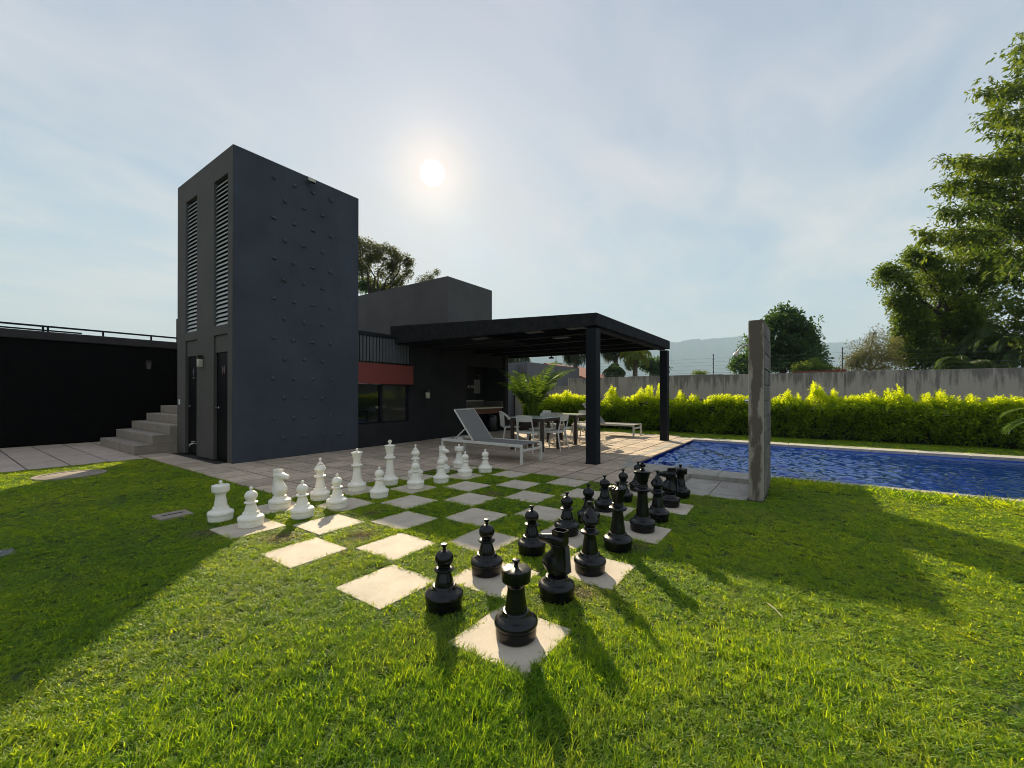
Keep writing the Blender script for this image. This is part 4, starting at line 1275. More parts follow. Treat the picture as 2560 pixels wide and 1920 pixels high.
# round-backed arm chair
rc = thing('garden_armchair', 'white round backed plastic armchair by the niche pier', 'chair', (6.95, 5.0, 0), R(-145))
cm = M['chair_white']
arc = [(0.24 * math.cos(a), -.05 - .24 * math.sin(a) * 1.0, .80 - .16 * (1 - math.sin(a)) ** 1.6) for a in np.linspace(0.05, PI - .05, 17)]
link('back_rim', MB().tube(arc, .017, 8).mesh('back_rim', cm, smooth=True), rc)
for k in range(3, 14):
    p_ = arc[k]
    link('back_slat', MB().bar((p_[0] * .80, -.05 - (-.05 - p_[1]) * .86, .44), (p_[0], p_[1], p_[2]), .024, .006, up=(p_[0], p_[1], 0)).mesh('back_slat', cm), rc)
link('seat', MB().lathe([(.20, .405), (.225, .42), (.22, .435), (.05, .428)], 20).mesh('seat', cm, smooth=True), rc)
for sx2, sy2 in ((-1, -1), (1, -1), (-1, 1), (1, 1)):
    link('leg', MB().tube([(sx2 * .19, sy2 * .14, .42), (sx2 * .235, sy2 * .20, 0)], [.024, .016], 8).mesh('leg', cm, smooth=True), rc)
for sx2 in (-1, 1):
    link('arm', MB().tube([(sx2 * .24, -.06, .64), (sx2 * .245, .12, .635), (sx2 * .225, .18, .55), (sx2 * .20, .16, .43)], .017, 8).mesh('arm', cm, smooth=True), rc)

# planter for the areca palm, low bench-like ledge
pl = thing('palm_planter', 'dark brown square planter box holding the areca palm', 'planter', (10.3, 6.3, 0))
link('box', MB().box(0, .9, 0, .9, 0, .40).mesh('box', M['planter_brown'], bevel=.01), pl)
link('soil_fill', MB().box(.05, .85, .05, .85, .40, .412).mesh('soil_fill', M['soil']), pl)
lg = thing('timber_ledge', 'low brown ledge with sunlit top left of the planter', 'bench', (10.0, 7.25, 0))
link('ledge_top', MB().box(0, .5, 0, .75, .36, .40).mesh('ledge_top', M['slab'], bevel=.006), lg)
link('ledge_base', MB().box(.03, .47, .02, .73, 0, .359).mesh('ledge_base', M['planter_brown']), lg)
kb = thing('white_kerb', 'low white painted kerb block behind the round backed chair', 'kerb', (11.6, 8.3, 0))
link('kerb_stone', MB().box(0, .25, 0, 1.6, 0, .26).mesh('kerb_stone', M['stone_top'], bevel=.01), kb)

# ================================================================== CHESS PIECES
def base_prof(R0=.112):
    s_ = R0 / .112
    return [(.0005, .0), (.097 * s_, .0), (.103 * s_, .006), (.105 * s_, .030), (.1055 * s_, .053), (.1025 * s_, .0545), (.1025 * s_, .0575), (.1085 * s_, .060),
            (.1115 * s_, .068), (.112 * s_, .078), (.109 * s_, .088), (.101 * s_, .096), (.090 * s_, .101), (.080 * s_, .106), (.0735 * s_, .113), (.070 * s_, .121), (.069 * s_, .130), (.066 * s_, .1345), (.058 * s_, .136), (.0005, .136)]


def torus_prof(r, z, h, n=6):
    return [(r + h * math.cos(a) - h, z + h * math.sin(a)) for a in np.linspace(-PI / 2, PI / 2, n)]


pieces = {}


def add_piece(kind, parts):
    pieces[kind] = parts          # list of (name, profile/mesh builder)


def knob(z, black):
    if black:
        return [(.0005, z), (.012, z), (.0095, z + .010), (.0105, z + .018), (.0185, z + .026), (.0205, z + .032), (.017, z + .038), (.0005, z + .040)]
    return [(.0005, z), (.010, z), (.0085, z + .006)] + [(.0165 * math.cos(a), z + .022 + .0165 * math.sin(a)) for a in np.linspace(-1.1, 1.52, 9)]


def make_piece(kind, black):
    mt = M['chess_black'] if black else M['chess_white']
    out_ = []
    def L(nm, prof, n=44, fn=None, ang=30):
        out_.append((nm, MB().lathe(prof, n, fn).mesh(nm, mt, smooth=True, angle=ang)))
    L('base', base_prof(.116 if kind in ('king', 'queen') else .112))
    if kind == 'pawn':
        L('stem', [(.0005, .1362), (.0555, .1362), (.056, .142), (.050, .165), (.043, .190), (.038, .205), (.037, .211), (.044, .2125), (.055, .215), (.0585, .2205), (.0575, .2265), (.050, .231), (.040, .233), (.0005, .2335)])
        L('head', [(.0005, .2337), (.030, .2337), (.036, .238)] + [(.0545 * math.cos(a), .283 + .050 * math.sin(a)) for a in np.linspace(-.85, 1.40, 16)] + [(.0005, .3335)])
        L('finial', knob(.331, black), 20)
    elif kind == 'rook':
        L('stem', [(.0005, .1362), (.057, .1362), (.0565, .145), (.052, .175), (.047, .21), (.044, .235), (.044, .25), (.048, .262), (.056, .272), (.066, .280), (.070, .2815), (.0005, .2817)])
        def scal(x, y, z, t_):
            if z > .318 and math.hypot(x, y) > .05:
                k_ = .5 + .5 * math.cos(8 * t_)
                return x * (1 - .018 * k_), y * (1 - .018 * k_), z - .003 * k_
            return x, y, z
        L('crown', [(.0005, .2819), (.070, .2819), (.0735, .286), (.075, .300), (.0765, .320), (.077, .340), (.0755, .346), (.068, .350), (.040, .353), (.0005, .355)], 64, scal)
        L('finial', knob(.354, black), 20)
    elif kind == 'bishop':
        L('stem', [(.0005, .1362), (.057, .1362), (.0565, .145), (.050, .185), (.044, .225), (.040, .252), (.042, .258), (.054, .262), (.0635, .268), (.066, .275), (.064, .283), (.054, .289), (.042, .292), (.0005, .2922)])
        L('neck', [(.0005, .2924), (.040, .2924), (.041, .298), (.038, .301), (.0385, .303), (.040, .307), (.038, .311), (.033, .313), (.0005, .3132)])
        prof = [(.0005, .3134)] + [(.034 + .0245 * math.sin(min(1, k / 11) * PI / 2) if k < 12 else .0585 * (1 - ((k - 11) / 29.0) ** 1.55) + .006, .3134 + k * .0034) for k in range(41)] + [(.0005, .4535)]
        def slot(x, y, z, t_):
            # a slanting saw cut on the front side
            d = (z - .405) * .80 - (y - .02) * .60
            r = math.hypot(x, y)
            if y > -.005 and abs(d) < .0062 and r > .015:
                k_ = .45
                return x * k_ if abs(x) < .0 else x * .62, y * .35, z
            return x, y, z
        L('mitre', prof, 72, slot, 40)
        L('finial', knob(.451, black), 20)
    elif kind == 'queen':
        L('stem', [(.0005, .1362), (.060, .1362), (.0595, .146), (.053, .19), (.047, .24), (.043, .29), (.043, .300), (.046, .305), (.060, .310), (.069, .317), (.0715, .325), (.069, .334), (.058, .341), (.044, .344), (.0005, .3442)])
        L('neck', [(.0005, .3444), (.045, .3444), (.047, .350), (.043, .354), (.0425, .358), (.046, .363), (.045, .369), (.040, .372), (.0005, .3722)])
        def flute(x, y, z, t_):
            r = math.hypot(x, y)
            if z > .385 and r > .03:
                f_ = (z - .385) / .10
                k_ = (.5 + .5 * math.cos(12 * t_)) * f_ * .07
                return x * (1 - k_), y * (1 - k_), z - (.5 + .5 * math.cos(12 * t_)) * .006 * (1 if z > .47 else 0)
            return x, y, z
        L('crown', [(.0005, .3724), (.040, .3724), (.043, .39), (.050, .42), (.058, .45), (.066, .474), (.073, .486), (.073, .492), (.064, .496), (.052, .497), (.030, .502), (.0005, .505)], 96, flute, 24)
        L('finial', knob(.503, black), 20)
    elif kind == 'king':
        L('stem', [(.0005, .1362), (.060, .1362), (.0595, .146), (.053, .20), (.047, .27), (.044, .335), (.044, .345), (.048, .350), (.062, .355), (.071, .362), (.074, .371), (.071, .380), (.060, .387), (.046, .390), (.0005, .3902)])
        L('neck', [(.0005, .3904), (.048, .3904), (.050, .397), (.046, .402), (.0455, .406), (.049, .412), (.048, .418), (.043, .421), (.0005, .4212)])
        L('crown', [(.0005, .4214), (.043, .4214), (.046, .44), (.054, .475), (.063, .505), (.070, .527), (.0725, .531), (.073, .537), (.066, .541), (.030, .547), (.0005, .549)], 48)
        b_ = MB().lathe([(.024, .5492), (.026, .553), (.020, .557), (.013, .560), (.0125, .568)], 20)
        cr = [(-.012, .568), (.012, .568), (.010, .580), (.026, .577), (.026, .602), (.010, .599), (.013, .613), (-.013, .613), (-.010, .599), (-.026, .602), (-.026, .577), (-.010, .580)]
        b_.prism(cr, -.011, .011, axis=1).prism([(.580 * 0 + a, c) for a, c in cr], -.0105, .0105, axis=0)
        out_.append(('cross', b_.mesh('cross', mt, bevel=.002, segs=1)))
    elif kind == 'knight':
        # neck loft: stations of (z, back y, front y, half width)
        def loft(st, nm, nseg_front=True, angle=25):
            vs, fs = [], []
            for (z, yb, yf, hw, zt) in st:
                c = [(-hw * .35, yf), (hw * .35, yf), (hw, yf - (yf - yb) * .35), (hw * 1.0, yb + (yf - yb) * .25), (hw * .45, yb), (-hw * .45, yb), (-hw * 1.0, yb + (yf - yb) * .25), (-hw, yf - (yf - yb) * .35)]
                for x, y in c:
                    f_ = (y - yb) / (yf - yb)
                    vs.append((x, y, z + zt * f_))
            n_ = 8
            for i in range(len(st) - 1):
                for k_ in range(n_):
                    fs.append((i * n_ + k_, i * n_ + (k_ + 1) % n_, (i + 1) * n_ + (k_ + 1) % n_, (i + 1) * n_ + k_))
            fs.append(tuple(range(n_))[::-1]); fs.append(tuple(range((len(st) - 1) * n_, len(st) * n_)))
            return MB().add(vs, fs).mesh(nm, mt, bevel=.0022, segs=1, smooth=True, angle=angle)
        out_.append(('neck', loft([(.1362, -.050, .048, .046, 0), (.145, -.060, .058, .052, 0), (.168, -.082, .078, .060, .006), (.185, -.080, .096, .060, .01), (.215, -.074, .090, .054, .02), (.245, -.069, .058, .047, .02), (.272, -.066, .036, .042, .015), (.300, -.066, .034, .041, 0), (.330, -.068, .046, .042, 0)], 'neck')))
        # mane: stepped ridges down the back
        b_ = MB()
        for k_ in range(13):
            z = .168 + k_ * .0125
            yb = -.083 + (z - .168) * .07
            b_.prism([(yb - .006, z), (yb - .002, z + .009), (yb + .035, z + .0105), (yb + .035, z - .001)], -.030 + .0006 * k_, .030 - .0006 * k_, axis=0)
        out_.append(('mane', b_.mesh('mane', mt)))
        # head: loft along y (forward)
        st = [(-.066, .318, .385, .036), (-.02, .318, .390, .042), (.025, .310, .388, .041), (.062, .318, .378, .031), (.098, .322, .370, .027), (.118, .326, .366, .027), (.124, .332, .360, .022)]
        vs, fs = [], []
        for y, z0, z1, hw in st:
            for x, z in ((-hw * .6, z0), (hw * .6, z0), (hw, z0 + (z1 - z0) * .35), (hw * .95, z0 + (z1 - z0) * .72), (hw * .55, z1), (-hw * .55, z1), (-hw * .95, z0 + (z1 - z0) * .72), (-hw, z0 + (z1 - z0) * .35)):
                vs.append((x, y, z))
        for i in range(len(st) - 1):
            for k_ in range(8):
                fs.append((i * 8 + k_, (i + 1) * 8 + k_, (i + 1) * 8 + (k_ + 1) % 8, i * 8 + (k_ + 1) % 8))
        fs.append(tuple(range(8))); fs.append(tuple(range((len(st) - 1) * 8, len(st) * 8))[::-1])
        out_.append(('head', MB().add(vs, fs).mesh('head', mt, bevel=.002, segs=1, smooth=True, angle=30)))
        # open hexagonal crest between the ears
        hx = [(-.026, -.070), (.026, -.070), (.036, -.035), (.026, .016), (-.026, .016), (-.036, -.035)]
        b_ = MB()
        for i in range(6):
            a, c = Vector((*hx[i], 0)), Vector((*hx[(i + 1) % 6], 0))
            b_.bar(a + Vector((0, 0, .403)), c + Vector((0, 0, .403)), .008, .030)
        out_.append(('crest', b_.mesh('crest', mt, bevel=.0015, segs=1)))
        eb = MB()
        for s_ in (-1, 1):
            eb.prism([(.030, .355), (.045, .368), (.060, .362), (.050, .348), (.036, .346)], s_ * .036 - .006, s_ * .036 + .006, axis=0)
            eb.prism([(.106, .344), (.116, .350), (.118, .340)], s_ * .024 - .004, s_ * .024 + .004, axis=0)
        eb.box(-.022, .022, .10, .127, .3405, .3435)
        out_.append(('face_detail', eb.mesh('face_detail', mt, bevel=.001, segs=1)))
    return out_


BL = {}
spots = {
    'black': {'back': [('rook', .26, .23), ('knight', .74, .26), ('bishop', 1.20, .25), ('queen', 1.73, .25), ('king', 2.29, .23), ('bishop', 2.69, .21), ('knight', 3.29, .25), ('rook', 3.79, .25)],
              'pawn': [(.26, .74), (.77, .83), (1.26, .77), (1.81, .75), (2.24, .74), (2.71, .77), (3.21, .75), (3.83, .78)]},
    'white': {'back': [('rook', .20, 3.72), ('knight', .75, 3.69), ('bishop', 1.21, 3.69), ('queen', 1.73, 3.73), ('king', 2.21, 3.68), ('bishop', 2.75, 3.77), ('knight', 3.26, 3.70), ('rook', 3.75, 3.81)],
              'pawn': [(.29, 3.28), (.72, 3.17), (1.12, 3.20), (1.68, 3.21), (2.26, 3.22), (2.71, 3.20), (3.25, 3.23), (3.66, 3.17)]}}
near_b = {0: 'nearest the camera on the corner slab', 1: 'beside the nearest corner rook', 2: 'between the near knight and the queen', 3: 'with scalloped crown between bishop and king', 4: 'with cross on top, tallest of the dark pieces', 5: 'just past the king, near the shower tray', 6: 'farthest along, in front of the shower tray', 7: 'in the farthest corner by the shower tray'}
near_w = {0: 'leftmost of all, standing on the grass', 1: 'on a slab at the left of the white ranks', 2: 'left of the white queen', 3: 'with scalloped crown left of the white king', 4: 'with cross on top, tallest of the white pieces', 5: 'right of the white king with slotted head', 6: 'near the farthest white rook', 7: 'farthest, just in front of the lounger'}
own = {0: 'rook at the near end', 1: 'knight at the near end', 2: 'bishop at the near end', 3: 'queen', 4: 'king', 5: 'bishop at the far end', 6: 'knight at the far end', 7: 'rook at the far end'}
own_w = {0: 'leftmost white rook', 1: 'left white knight', 2: 'left white bishop', 3: 'white queen', 4: 'white king', 5: 'right white bishop', 6: 'right white knight', 7: 'right white rook'}
for colr in ('black', 'white'):
    mesh_cache = {k: make_piece(k, colr == 'black') for k in ('pawn', 'rook', 'knight', 'bishop', 'queen', 'king')}
    def put(kind, x, y, rz, label, onslab):
        t_ = thing(f'chess_{kind}', label, f'chess {kind}', (x, y, -.003 if onslab else -.006), rz, f'{colr} giant chess pieces')
        for nm, me_ in mesh_cache[kind]:
            link(nm, me_, t_)
    for i, (kind, x, y) in enumerate(spots[colr]['back']):
        ons = (int(x / .5) + int(y / .5)) % 2 == 0
        rz = (R(-4) if i == 1 else R(6)) if colr == 'black' else R(180 + (12 if i == 1 else -8))
        put(kind, x, y, rz, f"{'glossy black' if colr == 'black' else 'matte white'} chess {kind} " + (near_b if colr == 'black' else near_w)[i], ons)
    for i, (x, y) in enumerate(spots[colr]['pawn']):
        ons = (int(x / .5) + int(y / .5)) % 2 == 0
        put('pawn', x, y, R(i * 47), ('glossy black chess pawn standing in front of the black ' + own[i]) if colr == 'black' else ('matte white chess pawn standing in front of the ' + own_w[i]), ons)

# ================================================================== GRASS
pieces_xy = [(x, y) for c in spots.values() for (_, x, y) in c['back']] + [(x, y) for c in spots.values() for (x, y) in c['pawn']]


def in_lawn(x, y, m_=0.0):
    """inside the grass area, m_ = inset"""
    a = (y < 9.35 - m_) & (x < 1.0 - m_) & (y >= 4.0 - m_)
    b_ = (y < 4.0 - m_) & (x < 4.0 - m_) & (y >= 0.0)
    c = (y < 0.0) & (y >= -.60) & (x < 4.03 - m_)
    d = (y < -.60 - m_ * .5) & (x < 5.73 - m_)
    e = (x < 1.0 - m_) & (y >= 4.0 - .1) & (y < 4.3)
    return a | b_ | c | d | e


def in_slab(x, y, m_):
    u, v = np.floor(x / .5), np.floor(y / .5)
    fx, fy = x - u * .5, y - v * .5
    on = (x > 0) & (x < 4) & (y > 0) & (y < 4) & ((u + v) % 2 == 0)
    return on & (fx > .0195 + m_) & (fx < .4805 - m_) & (fy > .0195 + m_) & (fy < .4805 - m_)


def vnoise(x, y, s_, seed):
    """cheap value noise"""
    g_ = np.random.default_rng(seed).random((64, 64))
    xs, ys = x * s_ + 1000, y * s_ + 1000
    x0, y0 = np.floor(xs).astype(int), np.floor(ys).astype(int)
    fx, fy = xs - x0, ys - y0
    fx, fy = fx * fx * (3 - 2 * fx), fy * fy * (3 - 2 * fy)
    a, b_, c, d = g_[x0 % 64, y0 % 64], g_[(x0 + 1) % 64, y0 % 64], g_[x0 % 64, (y0 + 1) % 64], g_[(x0 + 1) % 64, (y0 + 1) % 64]
    return (a * (1 - fx) + b_ * fx) * (1 - fy) + (c * (1 - fx) + d * fx) * fy


dryspots = [(.72, 2.20, .13), (.30, 2.72, .12), (.30, 1.22, .10), (.88, .17, .09), (1.86, .14, .07), (1.78, .78, .10), (-.05, 3.4, .1), (2.6, 2.2, .10), (1.2, 2.7, .07),
            (.4, 2.05, .08), (1.7, 3.7, .1)]


def lawn_points(density_fn, dmax, x0, x1, y0, y1):
    n = int((x1 - x0) * (y1 - y0) * dmax)
    x = rng.uniform(x0, x1, n); y = rng.uniform(y0, y1, n)
    dx, dy = x - CAM.x, y - CAM.y
    dep = dx * fwd.x + dy * fwd.y
    lat = dx * rgt.x + dy * rgt.y
    dist = np.hypot(dx, dy)
    keep = (rng.random(n) < density_fn(dist) / dmax) & (dep > .55) & (np.abs(lat) < dep * 1.32 + 1.2)
    return x[keep], y[keep], dist[keep]


x, y, dist = lawn_points(lambda d: np.where(d < 2.3, 2300, np.where(d < 4.0, 1500, np.where(d < 6.5, 950, 600))), 2300, -5.5, 5.75, -8, 9.36)
slab_edge = in_slab(x, y, .006)
ok = in_lawn(x, y, .006) & ~slab_edge
for pxx, pyy in pieces_xy:
    ok &= ~((x - pxx) ** 2 + (y - pyy) ** 2 < .098 ** 2)
ok &= ~((x + .19) ** 2 + (y - 8.12) ** 2 < .37 ** 2)
ok &= ~((np.abs(x + .02) < .115) & (np.abs(y - 4.28) < .10))
ok &= ~((np.abs(x + 1.17) < .09) & (np.abs(y - 4.11) < .10))
dryv = np.clip((vnoise(x, y, 3.1, 5) - .5) * 2.2, 0, 1) * .22 * vnoise(x, y, .8, 6)
dryv += np.clip(rng.random(len(x)) - .95, 0, 1) * 9 * .8
for sx3, sy3, sr in dryspots:
    q_ = np.exp(-((x - sx3) ** 2 + (y - sy3) ** 2) / (sr ** 2))
    dryv += q_ * .95
    ok &= ~((rng.random(len(x)) < q_ * .62))
x, y, dist, dryv = x[ok], y[ok], dist[ok], np.clip(dryv[ok], 0, 1)
n = len(x)
tint = np.clip(.32 - .30 * np.clip((3.2 - dist) / 1.6, 0, 1) + .5 * vnoise(x, y, 1.3, 2) + .35 * (vnoise(x, y, 7, 3) - .5) + rng.normal(0, .16, n), 0, 1)
# longer growth in a few clumps, by the pool edge and close to the camera
longz = np.clip((vnoise(x, y, 1.1, 9) - .35) * 1.6, 0, 1)
nearb = np.clip((2.6 - dist) / 1.3, 0, 1)
pooledge = np.clip(1 - np.abs(x - 5.45) / .40, 0, 1) * (y < -.6)
hsc = .52 + .25 * longz + 0.42 * nearb * (.35 + .65 * longz) + 1.35 * pooledge
inboard = (x > 0) & (x < 4) & (y > 0) & (y < 4)
hsc = np.where(inboard, .60 + .1 * longz, hsc) * rng.uniform(.8, 1.25, n)
wsc = np.where(dist > 4, 1.25, 1.0) * np.where(dist > 7, 1.25, 1.0)
scl = np.stack([np.maximum(hsc, .85) * wsc, np.maximum(hsc, .85) * wsc, hsc], 1)
eul = np.stack([rng.normal(0, .10, n), rng.normal(0, .10, n), rng.uniform(0, 2 * PI, n)], 1)
pts = np.stack([x, y, -.010 + .012 * vnoise(x, y, 2.3, 12) - np.where(inboard, .004, 0)], 1)
tufts = [blade_tuft(17, .032, .024, .056, .0054, 25, 84, 100 + k, 1.2) for k in range(5)] + [blade_tuft(13, .028, .036, .070, .0050, 12, 66, 200 + k) for k in range(3)]
idx = np.where(rng.random(n) < np.where(dist < 2.4, .45, .85), rng.integers(0, 5, n), rng.integers(5, 8, n))
scatter('lawn_grass', pts, eul, scl, idx, tint, dryv, tufts, M['blade'])
print('grass tufts', n)

# verge grass by the hedge
xv = rng.uniform(11.16, 12.9, 5200); yv = rng.uniform(-9, 10, 5200)
kp = (xv > 11.42) | (yv < 2.0)
xv, yv = xv[kp], yv[kp]
nv = len(xv)
scatter('verge_grass', np.stack([xv, yv, np.full(nv, -.015)], 1), np.stack([np.zeros(nv), np.zeros(nv), rng.uniform(0, 6.28, nv)], 1), np.stack([np.full(nv, 1.8), np.full(nv, 1.8), rng.uniform(.8, 1.6, nv)], 1), rng.integers(0, 3, nv), rng.random(nv) * .6, rng.random(nv) * .15, tufts[:3], M['blade'])
# a fallen straw on the lawn
def ong(x, y, z):
    d = ray(x, y)
    return CAM + d * ((z - CAM.z) / d.z)


sw_ = link('dry_twig', MB().tube([ong(1658, 1303, .03), ong(1672, 1313, .035), ong(1690, 1332, .025)], .0025, 5).mesh('dry_twig', mat('straw', (.55, .45, .28), .7)))
tag(sw_, 'single pale dry twig lying across the sunlit lawn on the right', 'twig')

# ================================================================== HEDGE
def hedge():
    hg = thing('hedge', 'long clipped hedge with shoots tinted yellow green as if sunlit before the boundary wall', 'hedge')
    P_, S_, T_, D_ = [], [], [], []
    yy0, yy1 = -10.5, 8.6
    def top(y):
        y = np.asarray(y)
        return 1.00 + .09 * np.sin(y * 2.1) + .05 * np.sin(y * 5.3 + 1) - .04 * (y < -2)
    # shoots sticking up: (y, height, width)
    shoots = [(onx(px_, py_, 13.2).y, onx(px_, py_, 13.2).z, w_) for px_, py_, w_ in
              ((1225, 848, .35), (1262, 862, .3), (1322, 838, .35), (1404, 836, .3), (1430, 825, .35), (1385, 842, .3), (1470, 850, .3), (1500, 855, .25), (1560, 868, .5), (1590, 862, .4), (1680, 862, .4), (1700, 850, .35), (1725, 858, .3), (1758, 832, .30), (1772, 840, .35),
               (1800, 850, .25), (1835, 862, .3), (1880, 852, .3), (1918, 845, .30), (1940, 836, .25), (1960, 862, .3), (2000, 858, .35), (2030, 848, .3), (2055, 862, .3), (2095, 860, .3), (2140, 868, .3), (2180, 862, .35), (2205, 868, .3))]
    n_front = 10500
    for _ in range(n_front):
        y = random.uniform(yy0, yy1); h_ = float(top(y))
        for (sy, sz, sw2) in shoots:
            h_ = max(h_, sz - (abs(y - sy) / sw2) ** .75 * (sz - .85) * 1.3) if abs(y - sy) < sw2 * 1.3 else h_
        face = random.random()
        if face < .60:
            z = random.uniform(.02, 1) ** .8 * h_; x = 12.88 + random.gauss(0, .09) + .07 * math.sin(y * 1.7 + 2) * math.sin(z * 5 + y) + (.10 * (z / h_) ** 2 if z > .7 * h_ else 0) + .05 * math.sin(y * 3 + z * 4)
            if z > 1.0:
                x = random.uniform(12.85, 13.35)
        else:
            x = random.uniform(12.9, 13.6); z = h_ - abs(random.gauss(0, .07)) - .25 * max(0, (x - 13.3))
        P_.append((x, y, z))
        tt = np.clip((z - .62) / .45, 0, 1)  # sunlit top and shaded foot of the hedge put into the tint
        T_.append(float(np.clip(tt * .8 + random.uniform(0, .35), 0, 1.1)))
        S_.append(random.uniform(.75, 1.2))
    n_ = len(P_)
    cl_ = [leaf_cluster(16, .080, .072, 300 + k, aspect=.5, up=.25) for k in range(4)]
    for k in range(2):
        r9 = random.Random(330 + k); v9, f9, l9 = [], [], []
        for q in range(16):
            h9 = q / 16 * .20 - .04; a9 = q * 2.4; o9 = len(v9); L9 = .075 * (1.1 - .5 * q / 16)
            d9 = Vector((math.cos(a9) * .8, math.sin(a9) * .8, .75)).normalized(); s9 = d9.cross(Vector((0, 0, 1))).normalized()
            b9 = Vector((0, 0, h9))
            v9 += [tuple(b9), tuple(b9 + d9 * L9 * .5 - s9 * L9 * .24), tuple(b9 + d9 * L9), tuple(b9 + d9 * L9 * .5 + s9 * L9 * .24)]
            l9 += [.5 + .4 * r9.random()] * 4; f9 += [(o9, o9 + 1, o9 + 2), (o9, o9 + 2, o9 + 3)]
        cl_.append((v9, f9, l9))
    SP_ = np.array([random.random() < (.75 if p_[2] > .98 else .12 if p_[2] > .8 else .02) for p_ in P_])
    tl_ = np.where(SP_, .22, .5); eul = np.stack([rng.normal(0, 1, n_) * tl_, rng.normal(0, 1, n_) * tl_, rng.uniform(0, 6.28, n_)], 1)
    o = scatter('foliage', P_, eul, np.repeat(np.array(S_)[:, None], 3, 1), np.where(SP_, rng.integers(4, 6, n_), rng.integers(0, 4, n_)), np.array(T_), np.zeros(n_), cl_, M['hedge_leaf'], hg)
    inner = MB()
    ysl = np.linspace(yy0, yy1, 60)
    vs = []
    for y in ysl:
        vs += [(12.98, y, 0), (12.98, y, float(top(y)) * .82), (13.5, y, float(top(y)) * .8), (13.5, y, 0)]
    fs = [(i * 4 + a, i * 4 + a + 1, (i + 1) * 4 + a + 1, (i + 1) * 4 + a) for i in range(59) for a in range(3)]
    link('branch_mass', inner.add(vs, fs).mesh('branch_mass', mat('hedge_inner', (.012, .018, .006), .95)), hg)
hedge()


# ================================================================== TREES
def branch_tube(mb_, a, b_, r0, r1, wob=.08, n=6, seg=5):
    a, b_ = Vector(a), Vector(b_)
    L = (b_ - a).length
    pts = []
    for i in range(seg + 1):
        t_ = i / seg
        p_ = a.lerp(b_, t_) + Vector((random.gauss(0, 1), random.gauss(0, 1), random.gauss(0, 1))) * (wob * L * .25 if 0 < i < seg else 0)
        p_.z += math.sin(t_ * PI) * L * .05
        pts.append(p_)
    mb_.tube(pts, [r0 + (r1 - r0) * i / seg for i in range(seg + 1)], n)
    return pts


def tree(name, label, base, forks, blobs, leaf, leafmat_, bark='bark', trunk_r=.25, ncl=900, csz=1.0, clus=None, tb=(0.2, 1.0), limb_r=.09, group=None, twigs=60):
    """blobs: (centre, (rx, ry, rz), weight)"""
    t_ = thing(name, label, 'tree' if 'palm' not in name else 'palm', group=group)
    base = Vector(base); fork = Vector(forks)
    tr_ = MB()
    branch_tube(tr_, base, fork, trunk_r, trunk_r * .6, .05, 10, 7)
    for c, r_, wgt in blobs:
        c = Vector(c)
        branch_tube(tr_, fork, c, limb_r, limb_r * .35, .12, 6, 6)
    tips = []
    for _ in range(twigs):
        c, r_, wgt = random.choice(blobs)
        c = Vector(c)
        d = Vector((random.gauss(0, .5) * r_[0], random.gauss(0, .5) * r_[1], random.gauss(0, .5) * r_[2]))
        branch_tube(tr_, c - d * .2, c + d, limb_r * .28, limb_r * .10, .15, 4, 3)
    o = link('trunk', tr_.mesh('trunk', M[bark], smooth=True, fix=False), t_)
    P_, T_, S_ = [], [], []
    tot = sum(b_[2] for b_ in blobs)
    allz = [c[2] + r_[2] for c, r_, _w in blobs]
    zmin, zmax = min(c[2] - r_[2] for c, r_, _w in blobs), max(allz)
    for c, r_, wgt in blobs:
        m_ = int(ncl * wgt / tot)
        # clumps inside the blob
        subs = []
        for _ in range(max(5, m_ // 9)):
            d = Vector((random.gauss(0, 1), random.gauss(0, 1), random.gauss(0, 1))).normalized() * random.random() ** .33
            subs.append((Vector((c[0] + d.x * r_[0], c[1] + d.y * r_[1], c[2] + d.z * r_[2])), random.uniform(0, .6)))
        for _ in range(m_):
            s_, st2 = random.choice(subs)
            q = s_ + Vector((random.gauss(0, .16) * r_[0], random.gauss(0, .16) * r_[1], random.gauss(0, .11) * r_[2]))
            P_.append(q)
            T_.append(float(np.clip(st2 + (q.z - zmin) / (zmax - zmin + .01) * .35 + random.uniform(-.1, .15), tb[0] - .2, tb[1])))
            S_.append(random.uniform(.7, 1.3) * csz)
    n_ = len(P_)
    cl_ = clus or [leaf_cluster(18, .30, leaf, 500 + k, aspect=.5) for k in range(4)]
    eul = np.stack([rng.normal(0, .5, n_), rng.normal(0, .5, n_), rng.uniform(0, 6.28, n_)], 1)
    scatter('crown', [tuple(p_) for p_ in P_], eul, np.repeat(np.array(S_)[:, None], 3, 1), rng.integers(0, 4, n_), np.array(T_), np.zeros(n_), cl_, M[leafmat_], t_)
    return t_


def pb(x, y, dep, rx, rz, w_=1, ry=None):
    """blob by view direction and distance; radii given in the same pixel units"""
    s_ = dep / (FPX / K)
    c = at(x, y, dep)
    return ((c.x, c.y, c.z), (rx * s_, (ry or rx) * s_, rz * s_), w_)


def ground(x, dep):
    c = at(x, 851, dep)
    return (c.x, c.y, -1.6)


